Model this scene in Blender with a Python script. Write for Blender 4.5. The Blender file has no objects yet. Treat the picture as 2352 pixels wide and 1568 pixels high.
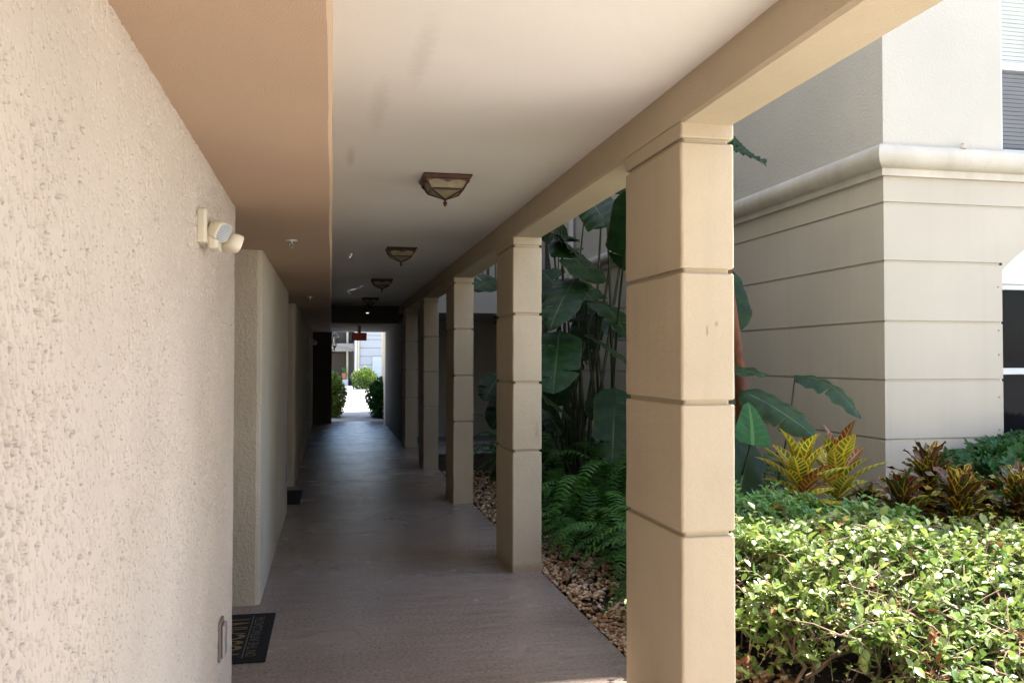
import bpy, math, random
import numpy as np
from mathutils import Vector as V, Matrix, noise as mnoise
C = bpy.context.scene.collection
rng = random.Random(7)
R = math.radians

# ------------------------------------------------------------------ camera
FPX, YAW, PIT, ROL = 2022.86, R(11.6094), R(1.2866), R(.0756)
fw = V((math.sin(YAW)*math.cos(PIT), math.cos(YAW)*math.cos(PIT), math.sin(PIT)))
r0 = V((math.cos(YAW), -math.sin(YAW), 0)); u0 = r0.cross(fw)
cr = r0*math.cos(ROL)+u0*math.sin(ROL); cu = u0*math.cos(ROL)-r0*math.sin(ROL)
EYE = V((0, 0, 1.6))
cd = bpy.data.cameras.new('camera'); cam = bpy.data.objects.new('camera', cd); C.objects.link(cam)
cd.sensor_width = 36; cd.lens = FPX/2352*36; cd.clip_end = 600; cd.clip_start = .05
m = Matrix((cr, cu, -fw)).transposed().to_4x4(); m.translation = EYE
cam.matrix_world = m
bpy.context.scene.camera = cam

def at(x, y, Y):          # survey: point of the site at depth Y seen in direction (x, y)
    d = fw+cr*((x-1176)/FPX)-cu*((y-784)/FPX)
    return EYE+d*(Y/d.y)
def atx(x, y, X):
    d = fw+cr*((x-1176)/FPX)-cu*((y-784)/FPX)
    return EYE+d*(X/d.x)

# ------------------------------------------------------------------ object helpers
def tag(o, label=None, cat=None, group=None, kind=None):
    if label: o['label'] = label
    if cat: o['category'] = cat
    if group: o['group'] = group
    if kind: o['kind'] = kind
    return o
def thing(name, label, cat, loc=(0, 0, 0), group=None):
    o = bpy.data.objects.new(name, None); C.objects.link(o); o.location = loc
    o.empty_display_size = .1
    return tag(o, label, cat, group)
class MB:
    def __init__(s): s.v = []; s.f = []; s.uv = []; s.r = []; s.haveuv = False
    def add(s, vs, fs, uv=None, rnd=0.):
        b = len(s.v); s.v += [tuple(p) for p in vs]
        s.f += [tuple(i+b for i in f) for f in fs]
        if uv is None: s.uv += [(0., 0.)]*len(vs)
        else: s.uv += uv; s.haveuv = True
        s.r += [rnd]*len(vs)
    def box(s, a, b, rnd=0.):
        x0, y0, z0 = a; x1, y1, z1 = b
        s.add([(x0,y0,z0),(x1,y0,z0),(x1,y1,z0),(x0,y1,z0),(x0,y0,z1),(x1,y0,z1),(x1,y1,z1),(x0,y1,z1)],
              [(0,3,2,1),(4,5,6,7),(0,1,5,4),(1,2,6,5),(2,3,7,6),(3,0,4,7)], rnd=rnd)
    def rings(s, rings, cap=True, closed=True, rnd=0.):
        n = len(rings[0]); vs = [p for r in rings for p in r]; fs = []
        for i in range(len(rings)-1):
            for j in range(n if closed else n-1):
                k = (j+1) % n
                fs.append((i*n+j, i*n+k, (i+1)*n+k, (i+1)*n+j))
        if cap and closed:
            fs.append(tuple(range(n-1, -1, -1))); fs.append(tuple((len(rings)-1)*n+j for j in range(n)))
        s.add(vs, fs, rnd=rnd)
    def tube(s, pts, rad, n=6, rnd=0.):
        pts = [V(p) for p in pts]
        if not hasattr(rad, '__len__'): rad = [rad]*len(pts)
        rs = []; ref = V((.3, .1, 1)).normalized()
        for i, p in enumerate(pts):
            t = (pts[min(i+1, len(pts)-1)]-pts[max(i-1, 0)]).normalized()
            if abs(t.dot(ref)) > .97: a = t.cross(V((1, 0, 0))).normalized()
            else: a = t.cross(ref).normalized()
            b = t.cross(a)
            rs.append([p+(a*math.cos(2*math.pi*k/n)+b*math.sin(2*math.pi*k/n))*rad[i] for k in range(n)])
        s.rings(rs, rnd=rnd)
    def lathe(s, prof, c, n=16):
        s.rings([[(c[0]+r*math.cos(2*math.pi*k/n), c[1]+r*math.sin(2*math.pi*k/n), c[2]+z) for k in range(n)] for r, z in prof])
    def build(s, name, mat, parent=None, smooth=False, bevel=0, label=None):
        me = bpy.data.meshes.new(name); me.from_pydata(s.v, [], s.f); me.materials.append(mat)
        if s.haveuv:
            ul = me.uv_layers.new(name='UVMap')
            idx = np.empty(len(me.loops), dtype=np.int32); me.loops.foreach_get('vertex_index', idx)
            ul.data.foreach_set('uv', np.array(s.uv, dtype=np.float32)[idx].ravel())
        a = me.attributes.new('rnd', 'FLOAT', 'POINT'); a.data.foreach_set('value', np.array(s.r, dtype=np.float32))
        if smooth: me.polygons.foreach_set('use_smooth', [True]*len(me.polygons))
        me.update()
        o = bpy.data.objects.new(name, me); C.objects.link(o)
        if parent:
            o.parent = parent; o.matrix_parent_inverse = Matrix.Translation(-V(parent.location))
        if bevel:
            b = o.modifiers.new('edge', 'BEVEL'); b.width = bevel; b.segments = 2; b.limit_method = 'ANGLE'; b.angle_limit = R(40)
        if label: o['label'] = label
        return o
def bez(p, t):
    if len(p) == 3: return p[0]*(1-t)**2+p[1]*2*t*(1-t)+p[2]*t*t
    return p[0]*(1-t)**3+p[1]*3*t*(1-t)**2+p[2]*3*t*t*(1-t)+p[3]*t**3
def blade(mb, pts, width, up, prof, nt=6, ns=1, fold=.25, ripple=0., curl=0., rnd=0., tears=(), twist=0.):
    """a leaf surface along a curve; tears = list of (t, side) slits"""
    pts = [V(p) for p in pts]; up = V(up).normalized()
    rows = []
    for i in range(nt+1):
        t = i/nt; c = bez(pts, t); T = (bez(pts, min(t+.02, 1))-bez(pts, max(t-.02, 0))).normalized()
        sd = T.cross(up)
        sd = sd.normalized() if sd.length > 1e-4 else V((1, 0, 0))
        if twist: sd = Matrix.Rotation(twist*t, 3, T) @ sd
        nm = sd.cross(T).normalized(); rows.append((t, c, T, sd, nm))
    if not tears:
        vs, uv, fs = [], [], []
        for t, c, T, sd, nm in rows:
            w = width*prof(t)
            for j in range(-ns, ns+1):
                s_ = j/ns
                vs.append(c+sd*(s_*w)+nm*(abs(s_)*fold*w-curl*s_*s_*w+ripple*abs(s_)*math.sin(t*19+rnd*9+j)))
                uv.append((s_*.5+.5, t))
        n = 2*ns+1
        for i in range(nt):
            for j in range(n-1): fs.append((i*n+j, i*n+j+1, (i+1)*n+j+1, (i+1)*n+j))
        mb.add(vs, fs, uv, rnd); return
    for side in (-1, 1):
        cuts = [0]+sorted(round(t*nt) for t, s_ in tears if s_ == side)+[nt]
        for a, b in zip(cuts, cuts[1:]):
            if b <= a: continue
            vs, uv, fs = [], [], []; hang = rng.uniform(-.1, .28); lean = rng.uniform(-.12, .16)
            for i in range(a, b+1):
                t, c, T, sd, nm = rows[i]; w = width*prof(t)
                tip = 1.-.10*(i in (a, b))*(a > 0 or b < nt)
                for j in range(ns+1):
                    s_ = j/ns*tip
                    sh = (.04 if i == a and a > 0 else -.04 if i == b and b < nt else 0)*width*s_
                    vs.append(c+sd*(side*s_*w)+T*(sh+lean*w*s_*s_)+nm*(s_*fold*w-(curl+hang)*s_*s_*w+ripple*s_*math.sin(t*31+rnd*9)))
                    uv.append((.5+side*s_*.5, t))
            n = ns+1
            for i in range(b-a):
                for j in range(ns):
                    q = (i*n+j, i*n+j+1, (i+1)*n+j+1, (i+1)*n+j)
                    fs.append(q if side > 0 else q[::-1])
            mb.add(vs, fs, uv, rnd)
P_lance = lambda t: max(.02, math.sin(math.pi*min(1, t**.8))**.85)
P_oval = lambda t: max(.03, math.sin(math.pi*t**.9)**.6)
P_big = lambda t: max(.03, min(1, (t*6)**.5)*min(1, ((1-t)*3.2)**.6))
P_heart = lambda t: max(.02, (1-t)**.55*min(1, .62+t*3.2))

# ------------------------------------------------------------------ materials
def newmat(name):
    M = bpy.data.materials.new(name); M.use_nodes = True
    nt = M.node_tree; b = nt.nodes['Principled BSDF']; return M, nt, b
def nd(nt, typ, ins=None, **kw):
    n = nt.nodes.new(typ)
    for k, v in kw.items(): setattr(n, k, v)
    for k, v in (ins or {}).items():
        if hasattr(v, 'links') or hasattr(v, 'is_output'): nt.links.new(v, n.inputs[k])
        else: n.inputs[k].default_value = v
    return n
def rgba(c): return (c[0], c[1], c[2], 1)
def pos(nt, scale=(1, 1, 1)):
    g = nd(nt, 'ShaderNodeNewGeometry')
    return nd(nt, 'ShaderNodeMapping', {'Vector': g.outputs['Position'], 'Scale': scale}).outputs[0]
def mixc(nt, f, a, b, blend='MIX'):
    n = nd(nt, 'ShaderNodeMix', data_type='RGBA', blend_type=blend)
    for sock, val in ((n.inputs[0], f), (n.inputs[6], a), (n.inputs[7], b)):
        if hasattr(val, 'is_output'): nt.links.new(val, sock)
        else: sock.default_value = val if not isinstance(val, (tuple, list)) or len(val) == 4 else rgba(val)
    return n.outputs[2]
def ramp(nt, f, a, b):
    return nd(nt, 'ShaderNodeMapRange', {'Value': f, 'From Min': a, 'From Max': b}, clamp=True).outputs[0]
def surf(name, col, rough=.85, var=.12, vscale=1.3, bump=(), stain=None, streak=0., spec=.3, metal=0., speck=0., extra=None):
    """painted / rendered surface: slow tone drift, optional streaks and grain bumps [(scale, distance)]"""
    M, nt, b = newmat(name); p = pos(nt)
    n1 = nd(nt, 'ShaderNodeTexNoise', {'Vector': p, 'Scale': vscale, 'Detail': 5.})
    dark = tuple(c*(1-var*1.6) for c in col); lite = tuple(min(1, c*(1+var*.7)) for c in col)
    c = mixc(nt, ramp(nt, n1.outputs['Fac'], .3, .7), dark, lite)
    if streak:
        ns = nd(nt, 'ShaderNodeTexNoise', {'Vector': pos(nt, (9, 9, .5)), 'Scale': 1., 'Detail': 4.})
        f = nd(nt, 'ShaderNodeMath', {0: ramp(nt, ns.outputs['Fac'], .5, .75), 1: streak}, operation='MULTIPLY').outputs[0]
        c = mixc(nt, f, c, tuple(x*.55 for x in col))
    if speck:
        ns = nd(nt, 'ShaderNodeTexNoise', {'Vector': p, 'Scale': 130., 'Detail': 3.})
        f = nd(nt, 'ShaderNodeMath', {0: ramp(nt, ns.outputs['Fac'], .55, .72), 1: speck}, operation='MULTIPLY').outputs[0]
        c = mixc(nt, f, c, tuple(x*.45 for x in col))
    if extra: c = extra(nt, c)
    nt.links.new(c, b.inputs['Base Color'])
    b.inputs['Roughness'].default_value = rough; b.inputs['Specular IOR Level'].default_value = spec; b.inputs['Metallic'].default_value = metal
    prev = None
    for sc, dist in bump:
        nb = nd(nt, 'ShaderNodeTexNoise', {'Vector': p, 'Scale': sc, 'Detail': 4., 'Roughness': .6})
        bn = nd(nt, 'ShaderNodeBump', {'Height': nb.outputs['Fac'], 'Distance': dist, 'Strength': 1.})
        if prev: nt.links.new(prev, bn.inputs['Normal'])
        prev = bn.outputs[0]
    if prev: nt.links.new(prev, b.inputs['Normal'])
    return M
def smudge(spots):
    def ex(nt, c):
        g = nd(nt, 'ShaderNodeNewGeometry')
        nz = nd(nt, 'ShaderNodeTexNoise', {'Vector': g.outputs['Position'], 'Scale': 28., 'Detail': 4.})
        for (x, y, z), (sx, sy, sz), col, amt in spots:
            mp = nd(nt, 'ShaderNodeMapping', {'Vector': g.outputs['Position'], 'Location': (-x/sx, -y/sy, -z/sz), 'Scale': (1/sx, 1/sy, 1/sz)})
            ln = nd(nt, 'ShaderNodeVectorMath', {0: mp.outputs[0]}, operation='LENGTH')
            ad = nd(nt, 'ShaderNodeMath', {0: ln.outputs['Value'], 1: nz.outputs['Fac']}, operation='ADD')
            f = nd(nt, 'ShaderNodeMath', {0: ramp(nt, ad.outputs[0], 1.5, .8), 1: amt}, operation='MULTIPLY').outputs[0]
            c = mixc(nt, f, c, col)
        return c
    return ex
def leafmat(name, cols, rough=.35, trans=.3, vein=None, edge=None, rib=(.07, .035), bumpw=0., spec=.5):
    """cols = (dark, light) picked per leaf; vein = (colour, side veins, width); edge = (colour, start)"""
    M, nt, b = newmat(name)
    at_ = nd(nt, 'ShaderNodeAttribute', attribute_name='rnd')
    uv = nd(nt, 'ShaderNodeUVMap'); sep = nd(nt, 'ShaderNodeSeparateXYZ', {0: uv.outputs[0]})
    c = mixc(nt, at_.outputs['Fac'], cols[0], cols[1])
    nz = nd(nt, 'ShaderNodeTexNoise', {'Vector': pos(nt), 'Scale': 14., 'Detail': 3.})
    c = mixc(nt, ramp(nt, nz.outputs['Fac'], .35, .75), c, tuple(x*.7 for x in cols[0]))
    a = nd(nt, 'ShaderNodeMath', {0: sep.outputs[0], 1: .5}, operation='SUBTRACT')
    a = nd(nt, 'ShaderNodeMath', {0: a.outputs[0]}, operation='ABSOLUTE').outputs[0]          # 0 at midrib, .5 at margin
    if vein:
        vcol, k, wd = vein
        ph = nd(nt, 'ShaderNodeMath', {0: sep.outputs[1], 1: float(k)}, operation='MULTIPLY').outputs[0]
        sl = nd(nt, 'ShaderNodeMath', {0: a, 1: -k*.28}, operation='MULTIPLY').outputs[0]
        ph = nd(nt, 'ShaderNodeMath', {0: ph, 1: sl}, operation='ADD').outputs[0]
        ph = nd(nt, 'ShaderNodeMath', {0: ph, 1: nd(nt, 'ShaderNodeMath', {0: nz.outputs['Fac'], 1: .8}, operation='MULTIPLY').outputs[0]}, operation='ADD').outputs[0]
        fr = nd(nt, 'ShaderNodeMath', {0: ph}, operation='FRACT').outputs[0]
        fr = nd(nt, 'ShaderNodeMath', {0: fr, 1: .5}, operation='SUBTRACT').outputs[0]
        fr = nd(nt, 'ShaderNodeMath', {0: fr}, operation='ABSOLUTE').outputs[0]
        f1 = ramp(nt, fr, wd+.06, wd-.04)
        f2 = ramp(nt, a, *rib)
        f = nd(nt, 'ShaderNodeMath', {0: f1, 1: f2}, operation='MAXIMUM').outputs[0]
        c = mixc(nt, f, c, vcol)
    if edge:
        ecol, st = edge
        ee = nd(nt, 'ShaderNodeMath', {0: a, 1: nd(nt, 'ShaderNodeMath', {0: nz.outputs['Fac'], 1: .18}, operation='MULTIPLY').outputs[0]}, operation='ADD').outputs[0]
        c = mixc(nt, ramp(nt, ee, st, st+.05), c, ecol)
    nt.links.new(c, b.inputs['Base Color']); b.inputs['Roughness'].default_value = rough
    b.inputs['Specular IOR Level'].default_value = spec
    if bumpw:
        w = nd(nt, 'ShaderNodeMath', {0: sep.outputs[1], 1: bumpw}, operation='MULTIPLY').outputs[0]
        w = nd(nt, 'ShaderNodeMath', {0: w}, operation='SINE').outputs[0]
        bn = nd(nt, 'ShaderNodeBump', {'Height': w, 'Distance': .0011, 'Strength': .6}); nt.links.new(bn.outputs[0], b.inputs['Normal'])
    if trans:
        tr = nd(nt, 'ShaderNodeBsdfTranslucent'); nt.links.new(c, tr.inputs[0])
        mx = nd(nt, 'ShaderNodeMixShader', {0: trans}); nt.links.new(b.outputs[0], mx.inputs[1]); nt.links.new(tr.outputs[0], mx.inputs[2])
        nt.links.new(mx.outputs[0], nt.nodes['Material Output'].inputs[0])
    return M
def plain(name, col, rough=.5, metal=0., spec=.5, coat=0., var=.05):
    return surf(name, col, rough, var, 6., (), spec=spec, metal=metal)

M_unlit = surf('wall paint darkened for shade', (.12, .095, .075), .8, .1, 1.)  # shade of the unlit far end put into the wall colour
M_near = surf('rough stucco', (.53, .46, .397), .9, .05, 2., [(420, .0006)], spec=.2)
M_stuc = surf('trowelled stucco', (.50, .43, .33), .92, .06, 1.5, [(38, .010), (110, .004)], spec=.15)
M_soff = surf('brown soffit paint', (.50, .36, .255), .82, .05, .8, [(190, .0016)], spec=.25)
M_ceil = surf('ceiling paint', (.85, .82, .775), .68, .05, .7, [(180, .0014), (5, .004)], spec=.3,
    extra=smudge([((.32, 3.2, 2.72), (.05, .45, .2), (.5, .44, .38), .22), ((.2, 3.9, 2.72), (.05, .5, .2), (.5, .44, .38), .22),
                  ((.10, 4.9, 2.72), (.03, .3, .2), (.42, .36, .3), .3)]))
M_pil = surf('tan pillar paint', (.525, .44, .315), .8, .07, 1.4, [(170, .0022), (26, .003)], streak=.12, spec=.25,
    extra=smudge([((1.54, 6.58, 1.06), (.025, .06, .11), (.30, .20, .11), .45), ((1.5, 3.28, 1.75), (.012, .05, .018), (.22, .10, .04), .6),
                  ((1.46, 3.28, 1.72), (.007, .05, .03), (.22, .12, .06), .6), ((1.46, 6.6, .02), (.3, .8, .07), (.30, .20, .13), .5)]))
M_beam = surf('tan beam paint', (.525, .44, .315), .8, .06, 1.3, [(170, .002), (12, .004)], streak=.05, spec=.25)
M_low = surf('smooth grey beige render', (.505, .465, .395), .85, .05, .9, [(160, .0008)], streak=.12, spec=.2)
M_up = surf('pale textured render', (.53, .505, .45), .9, .04, 1.2, [(45, .008), (120, .003)], spec=.15)
M_corn = surf('weathered cornice', (.56, .52, .45), .85, .10, 2.5, [(60, .003)], streak=.25, spec=.2)
M_white = plain('white vinyl', (.60, .62, .63), .4)
M_tymp = surf('white arch panel', (.72, .72, .70), .8, .03, 1., [(120, .001)])
M_glass, _nt, _b = newmat('dark window glass')
_b.inputs['Base Color'].default_value = (.010, .010, .012, 1); _b.inputs['Roughness'].default_value = .05; _b.inputs['Specular IOR Level'].default_value = .06
M_blind1 = plain('white blind slats', (.50, .54, .54), .5); M_blind2 = plain('screened blind slats', (.15, .165, .19), .5)
M_dkgap = plain('blind shadow gap', (.045, .05, .055), .7)
M_metal = plain('dark railing paint', (.02, .018, .017), .45)
M_bronze = plain('bronze lamp frame', (.07, .030, .020), .42, .35, .5, var=.3)
M_lglass, _nt, _b = newmat('seeded amber glass')
_n = nd(_nt, 'ShaderNodeTexNoise', {'Vector': pos(_nt), 'Scale': 22., 'Detail': 3.})
_nt.links.new(mixc(_nt, ramp(_nt, _n.outputs['Fac'], .3, .7), (.20, .17, .10), (.29, .25, .16)), _b.inputs['Base Color'])
_b.inputs['Roughness'].default_value = .3
M_cream = plain('cream plastic', (.66, .60, .48), .42)
M_lens, _nt, _b = newmat('ribbed lamp lens')
_w = nd(_nt, 'ShaderNodeTexWave', {'Vector': pos(_nt), 'Scale': 60., 'Distortion': 2.}, bands_direction='Z')
_nt.links.new(mixc(_nt, _w.outputs['Fac'], (.24, .26, .29), (.50, .52, .56)), _b.inputs['Base Color']); _b.inputs['Roughness'].default_value = .2
M_grey = plain('grey outlet plastic', (.20, .165, .14), .45); M_grey2 = plain('clear outlet cover', (.36, .33, .33), .25)
M_black = plain('black fixture', (.012, .012, .012), .4)
M_chrome = plain('brass sprinkler', (.55, .5, .42), .3, .7)
M_red = plain('dark red sign face', (.30, .004, .008), .35)
_rb = M_red.node_tree.nodes['Principled BSDF']; _rb.inputs['Emission Color'].default_value = (1, .01, .02, 1); _rb.inputs['Emission Strength'].default_value = .006
M_mat = surf('black mat pile', (.012, .012, .013), .95, .2, 40., [(300, .003)])
M_matt = plain('gold mat print', (.17, .12, .05), .9); M_matg = plain('grey mat print', (.11, .10, .08), .9)
M_door = plain('dark door paint', (.07, .045, .03), .45)
M_soil = surf('dark garden soil', (.05, .033, .023), .95, .35, 3., [(30, .03), (120, .01)], speck=.4)
M_conc = surf('pale driveway concrete', (.46, .44, .40), .85, .08, .5, [(80, .002)], speck=.15)
M_roadc = surf('bright driveway pavers', (.66, .63, .58), .85, .05, .5, [(80, .002)])
M_curb = surf('grey kerb concrete', (.34, .33, .32), .9, .1, 1.)
M_bark = surf('brown bark', (.17, .105, .065), .9, .25, 9., [(60, .004)])
M_redbark = surf('red brown leaf sheath', (.15, .058, .03), .8, .35, 6., [(40, .004)], streak=.6)
M_pipe = plain('white downpipe paint', (.56, .55, .54), .5)
M_terra = plain('terracotta', (.45, .17, .08), .8)

# walkway: sealed textured concrete
M_slab, _nt, _b = newmat('sealed textured concrete')
_p = pos(_nt); _n1 = nd(_nt, 'ShaderNodeTexNoise', {'Vector': _p, 'Scale': .9, 'Detail': 6.}); _n2 = nd(_nt, 'ShaderNodeTexNoise', {'Vector': pos(_nt, (45, 85, 60)), 'Scale': 1., 'Detail': 5., 'Roughness': .65})
_c = mixc(_nt, ramp(_nt, _n1.outputs['Fac'], .3, .7), (.275, .222, .188), (.365, .30, .26))
_c = mixc(_nt, ramp(_nt, _n2.outputs['Fac'], .45, .68), _c, (.155, .122, .102))
_vd = nd(_nt, 'ShaderNodeTexVoronoi', {'Vector': _p, 'Scale': 3.1}); _c = mixc(_nt, ramp(_nt, _vd.outputs['Distance'], .022, .014), _c, (.03, .025, .02))
_nt.links.new(_c, _b.inputs['Base Color'])
_n3 = nd(_nt, 'ShaderNodeTexNoise', {'Vector': pos(_nt, (2.6, 8, 1)), 'Scale': 1., 'Detail': 3.})
_nt.links.new(nd(_nt, 'ShaderNodeMapRange', {'Value': _n1.outputs['Fac'], 'From Min': .3, 'From Max': .7, 'To Min': .22, 'To Max': .30}).outputs[0], _b.inputs['Roughness'])
_b.inputs['Specular IOR Level'].default_value = .5
_b1 = nd(_nt, 'ShaderNodeBump', {'Height': _n2.outputs['Fac'], 'Distance': .003}); _b2 = nd(_nt, 'ShaderNodeBump', {'Height': _n3.outputs['Fac'], 'Distance': .014, 'Normal': _b1.outputs[0]})
_nt.links.new(_b2.outputs[0], _b.inputs['Normal'])

# foliage
M_hedge = leafmat('hedge leaf', ((.08, .18, .028), (.50, .56, .14)), .36, .30, spec=1.)
M_dead = leafmat('dead brown leaf', ((.22, .09, .035), (.36, .17, .07)), .7, .2)
M_twig = surf('twig bark', (.27, .19, .135), .85, .25, 12., [(90, .002)])
M_low_g = leafmat('low shrub leaf', ((.06, .20, .025), (.15, .33, .05)), .35, .3)
M_strel = leafmat('paddle leaf', ((.006, .025, .006), (.022, .075, .012)), .46, .12, spec=.25, bumpw=260., vein=((.07, .12, .045), 1, -.2), edge=((.15, .10, .045), .565), rib=(.026, .012))
M_stalk = plain('green leaf stalk', (.026, .042, .014), .5, var=.3)
M_fern = leafmat('fern frond', ((.026, .10, .010), (.085, .24, .024)), .5, .25, spec=.3)
M_croy = leafmat('yellow veined croton leaf', ((.09, .22, .02), (.30, .34, .03)), .38, .3, vein=((.80, .56, .07), 9, .14), edge=((.75, .48, .05), .50))
M_croo = leafmat('orange croton leaf', ((.16, .05, .02), (.30, .09, .03)), .35, .2, vein=((.55, .28, .05), 9, .12))
M_crod = leafmat('dark croton leaf', ((.016, .055, .012), (.11, .016, .016)), .36, .15, vein=((.30, .12, .02), 5, -.02), edge=((.50, .36, .04), .54))
M_crog = leafmat('gold edged croton leaf', ((.025, .085, .014), (.18, .05, .018)), .36, .15, vein=((.62, .40, .04), 6, .03), edge=((.74, .52, .06), .49))
M_schef = leafmat('dark shrub leaf', ((.012, .055, .010), (.04, .13, .022)), .45, .15, spec=.22)
M_palm = leafmat('dark palm leaflet', ((.006, .028, .006), (.012, .045, .01)), .5, .08, spec=.15)
M_bush = leafmat('clipped bush leaf', ((.06, .14, .02), (.26, .32, .06)), .4, .3)
M_grass = leafmat('strap leaf', ((.06, .12, .05), (.16, .22, .11)), .4, .2)

# ------------------------------------------------------------------ site dimensions
XW, XS, XP, PW, PD, Y1, SP = -.45, 0.02, 1.351, .228, .672, 3.263, 3.287
ZS, ZB, ZC, TOP = 2.333, 2.546, 2.716, 13.
BX, BY = 4.364, 6.338
GRV = (.919, 1.4375, 1.96, 2.479)

# ------------------------------------------------------------------ noise for real plaster relief
_rs = np.random.RandomState(3); _tab = _rs.rand(512, 512)
def vn(x, y, o=0):
    xi = np.floor(x).astype(int); yi = np.floor(y).astype(int); fx = x-xi; fy = y-yi
    fx = fx*fx*(3-2*fx); fy = fy*fy*(3-2*fy); xi = xi+o*37; yi = yi+o*91
    g = lambda a, b: _tab[a % 512, b % 512]
    return (g(xi, yi)*(1-fx)+g(xi+1, yi)*fx)*(1-fy)+(g(xi, yi+1)*(1-fx)+g(xi+1, yi+1)*fx)*fy
def sstep(x, a, b):
    t = np.clip((x-a)/(b-a), 0, 1); return t*t*(3-2*t)
def relief(u, v):
    us = u+.30*v; w = .012*vn(u/.05, v/.05, 5)
    n = .5*vn((us+w)/.0078, v/.0135, 1)+.5*vn((us-w)/.005, v/.0078, 2)
    dens = .55*vn(u/.22, v/.3, 3)+.45*vn(u/.6, v/.8, 4)
    thr = .25+.27*dens
    h = -.012*(1-sstep(n, thr-.05, thr+.02))
    h += -.0006*vn(u/.02, v/.03, 6)-.0005*vn(u/.004, v/.004, 7)+.003*(vn(u/.5, v/.5, 8)-.5)
    return h
def near_wall(parent):
    ys = [-2.5]; 
    while ys[-1] < 4.40: ys.append(ys[-1]+max(.0018, ys[-1]*.0017) if ys[-1] > .8 else ys[-1]+.05)
    ys = np.array(ys); zs = np.linspace(.0, ZS+.004, 1500)
    U, Z = np.meshgrid(ys, zs, indexing='ij'); X = XW+relief(U, Z)
    # rounded, slightly ragged arris at the far end
    d = np.clip((U-(4.40-.035))/.035, 0, 1); X = X-.03*(1-np.sqrt(np.clip(1-d*d, 0, 1))); U = U+.006*(vn(Z/.06, Z*0, 9)-.5)*(d > 0)
    n, k = U.shape; v = np.stack([X, U, Z], -1).reshape(-1, 3)
    i = np.arange(n*k).reshape(n, k)
    q = np.stack([i[:-1, :-1], i[1:, :-1], i[1:, 1:], i[:-1, 1:]], -1).reshape(-1, 4)
    # body behind the face
    b = len(v); bx = [(XW-.03, -2.5, 0), (-1.7, -2.5, 0), (-1.7, -2.5, ZS+.004), (XW-.03, -2.5, ZS+.004),
        (XW-.04, -2.5, 0), (XW-.04, 4.39, 0), (XW-.04, 4.39, ZS+.004), (XW-.04, -2.5, ZS+.004), (-1.7, 4.39, 0), (-1.7, 4.39, ZS+.004)]
    v = np.vstack([v, np.array(bx)]); q = np.vstack([q, [[b, b+1, b+2, b+3], [b+5, b+8, b+9, b+6]]])
    e0 = i[-1]; 
    me = bpy.data.meshes.new('wall')
    extra = [[e0[0], b+5, b+6, e0[-1]]]
    me.vertices.add(len(v)); me.vertices.foreach_set('co', v.astype(np.float32).ravel())
    allf = np.vstack([q, extra]).astype(np.int32)
    me.loops.add(allf.size); me.loops.foreach_set('vertex_index', allf.ravel())
    me.polygons.add(len(allf)); me.polygons.foreach_set('loop_start', np.arange(0, allf.size, 4, dtype=np.int32)); me.polygons.foreach_set('loop_total', np.full(len(allf), 4, dtype=np.int32))
    me.materials.append(M_near); me.update(calc_edges=True)
    o = bpy.data.objects.new('wall', me); C.objects.link(o); o.parent = parent
    o['label'] = 'near wall of pitted cream stucco'
    return o

# ------------------------------------------------------------------ setting
def struct(name, mb, mat, label, cat, **k):
    return tag(mb.build(name, mat, **k), label, cat, kind='structure')
g = MB(); g.add([(-300, -300, -.06), (300, -300, -.06), (300, 400, -.06), (-300, 400, -.06)], [(0, 1, 2, 3)])
struct('ground', g, M_conc, 'open concrete ground around the buildings', 'ground')
g = MB(); g.box((1.58, -10.9, -.2), (30, 2.6, -.01)); g.box((-10, -10.9, -.2), (1.576, -3.104, -.006)); struct('pavement', g, M_conc, 'sunlit pale paving in front of the buildings', 'pavement')
# garden soil as a gently uneven sheet
def soil_sheet(name, x0, x1, y0, y1, nx, ny, label):
    mb = MB(); vs = []; fs = []
    for i in range(nx+1):
        for j in range(ny+1):
            x = x0+(x1-x0)*i/nx; y = y0+(y1-y0)*j/ny
            e = min(1, 8*min(i/nx, 1-i/nx, j/ny, 1-j/ny))
            vs.append((x, y, -.045+.03*e*mnoise.noise(V((x*2.2, y*2.2, 0)))+.02*e*mnoise.noise(V((x*9, y*9, 3)))))
    for i in range(nx):
        for j in range(ny):
            a = i*(ny+1)+j; fs.append((a, a+ny+1, a+ny+2, a+1))
    mb.add(vs, fs); return struct(name, mb, M_soil, label, 'soil', smooth=True)
soil_sheet('garden_soil', 1.575, 12., 2.6, 15.6, 120, 150, 'dark soil of the planting bed between the buildings')
s = MB(); s.box((-2.2, -3.1, -.2), (1.576, 18.295, 0)); s.box((-2.2, 18.305, -.2), (1.576, 23.88, 0)); struct('walkway', s, M_slab, 'long shaded grey brown walkway floor', 'walkway', bevel=.006)
s = MB(); s.box((.02, 23.884, -.2), (1.42, 29., -.004)); struct('path', s, M_curb, 'short grey path outside the far opening', 'path')
s = MB(); s.add([(-40, 29.004, -.03), (60, 29.004, -.03), (60, 48.5, -.03), (-40, 48.5, -.03)], [(0, 1, 2, 3)])
struct('driveway', s, M_roadc, 'sunlit white driveway beyond the far opening', 'driveway')
s = MB(); s.box((-40, 48.5, -.2), (60, 70, .06)); struct('far_pavement', s, M_curb, 'grey pavement in front of the far building', 'pavement')

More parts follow.
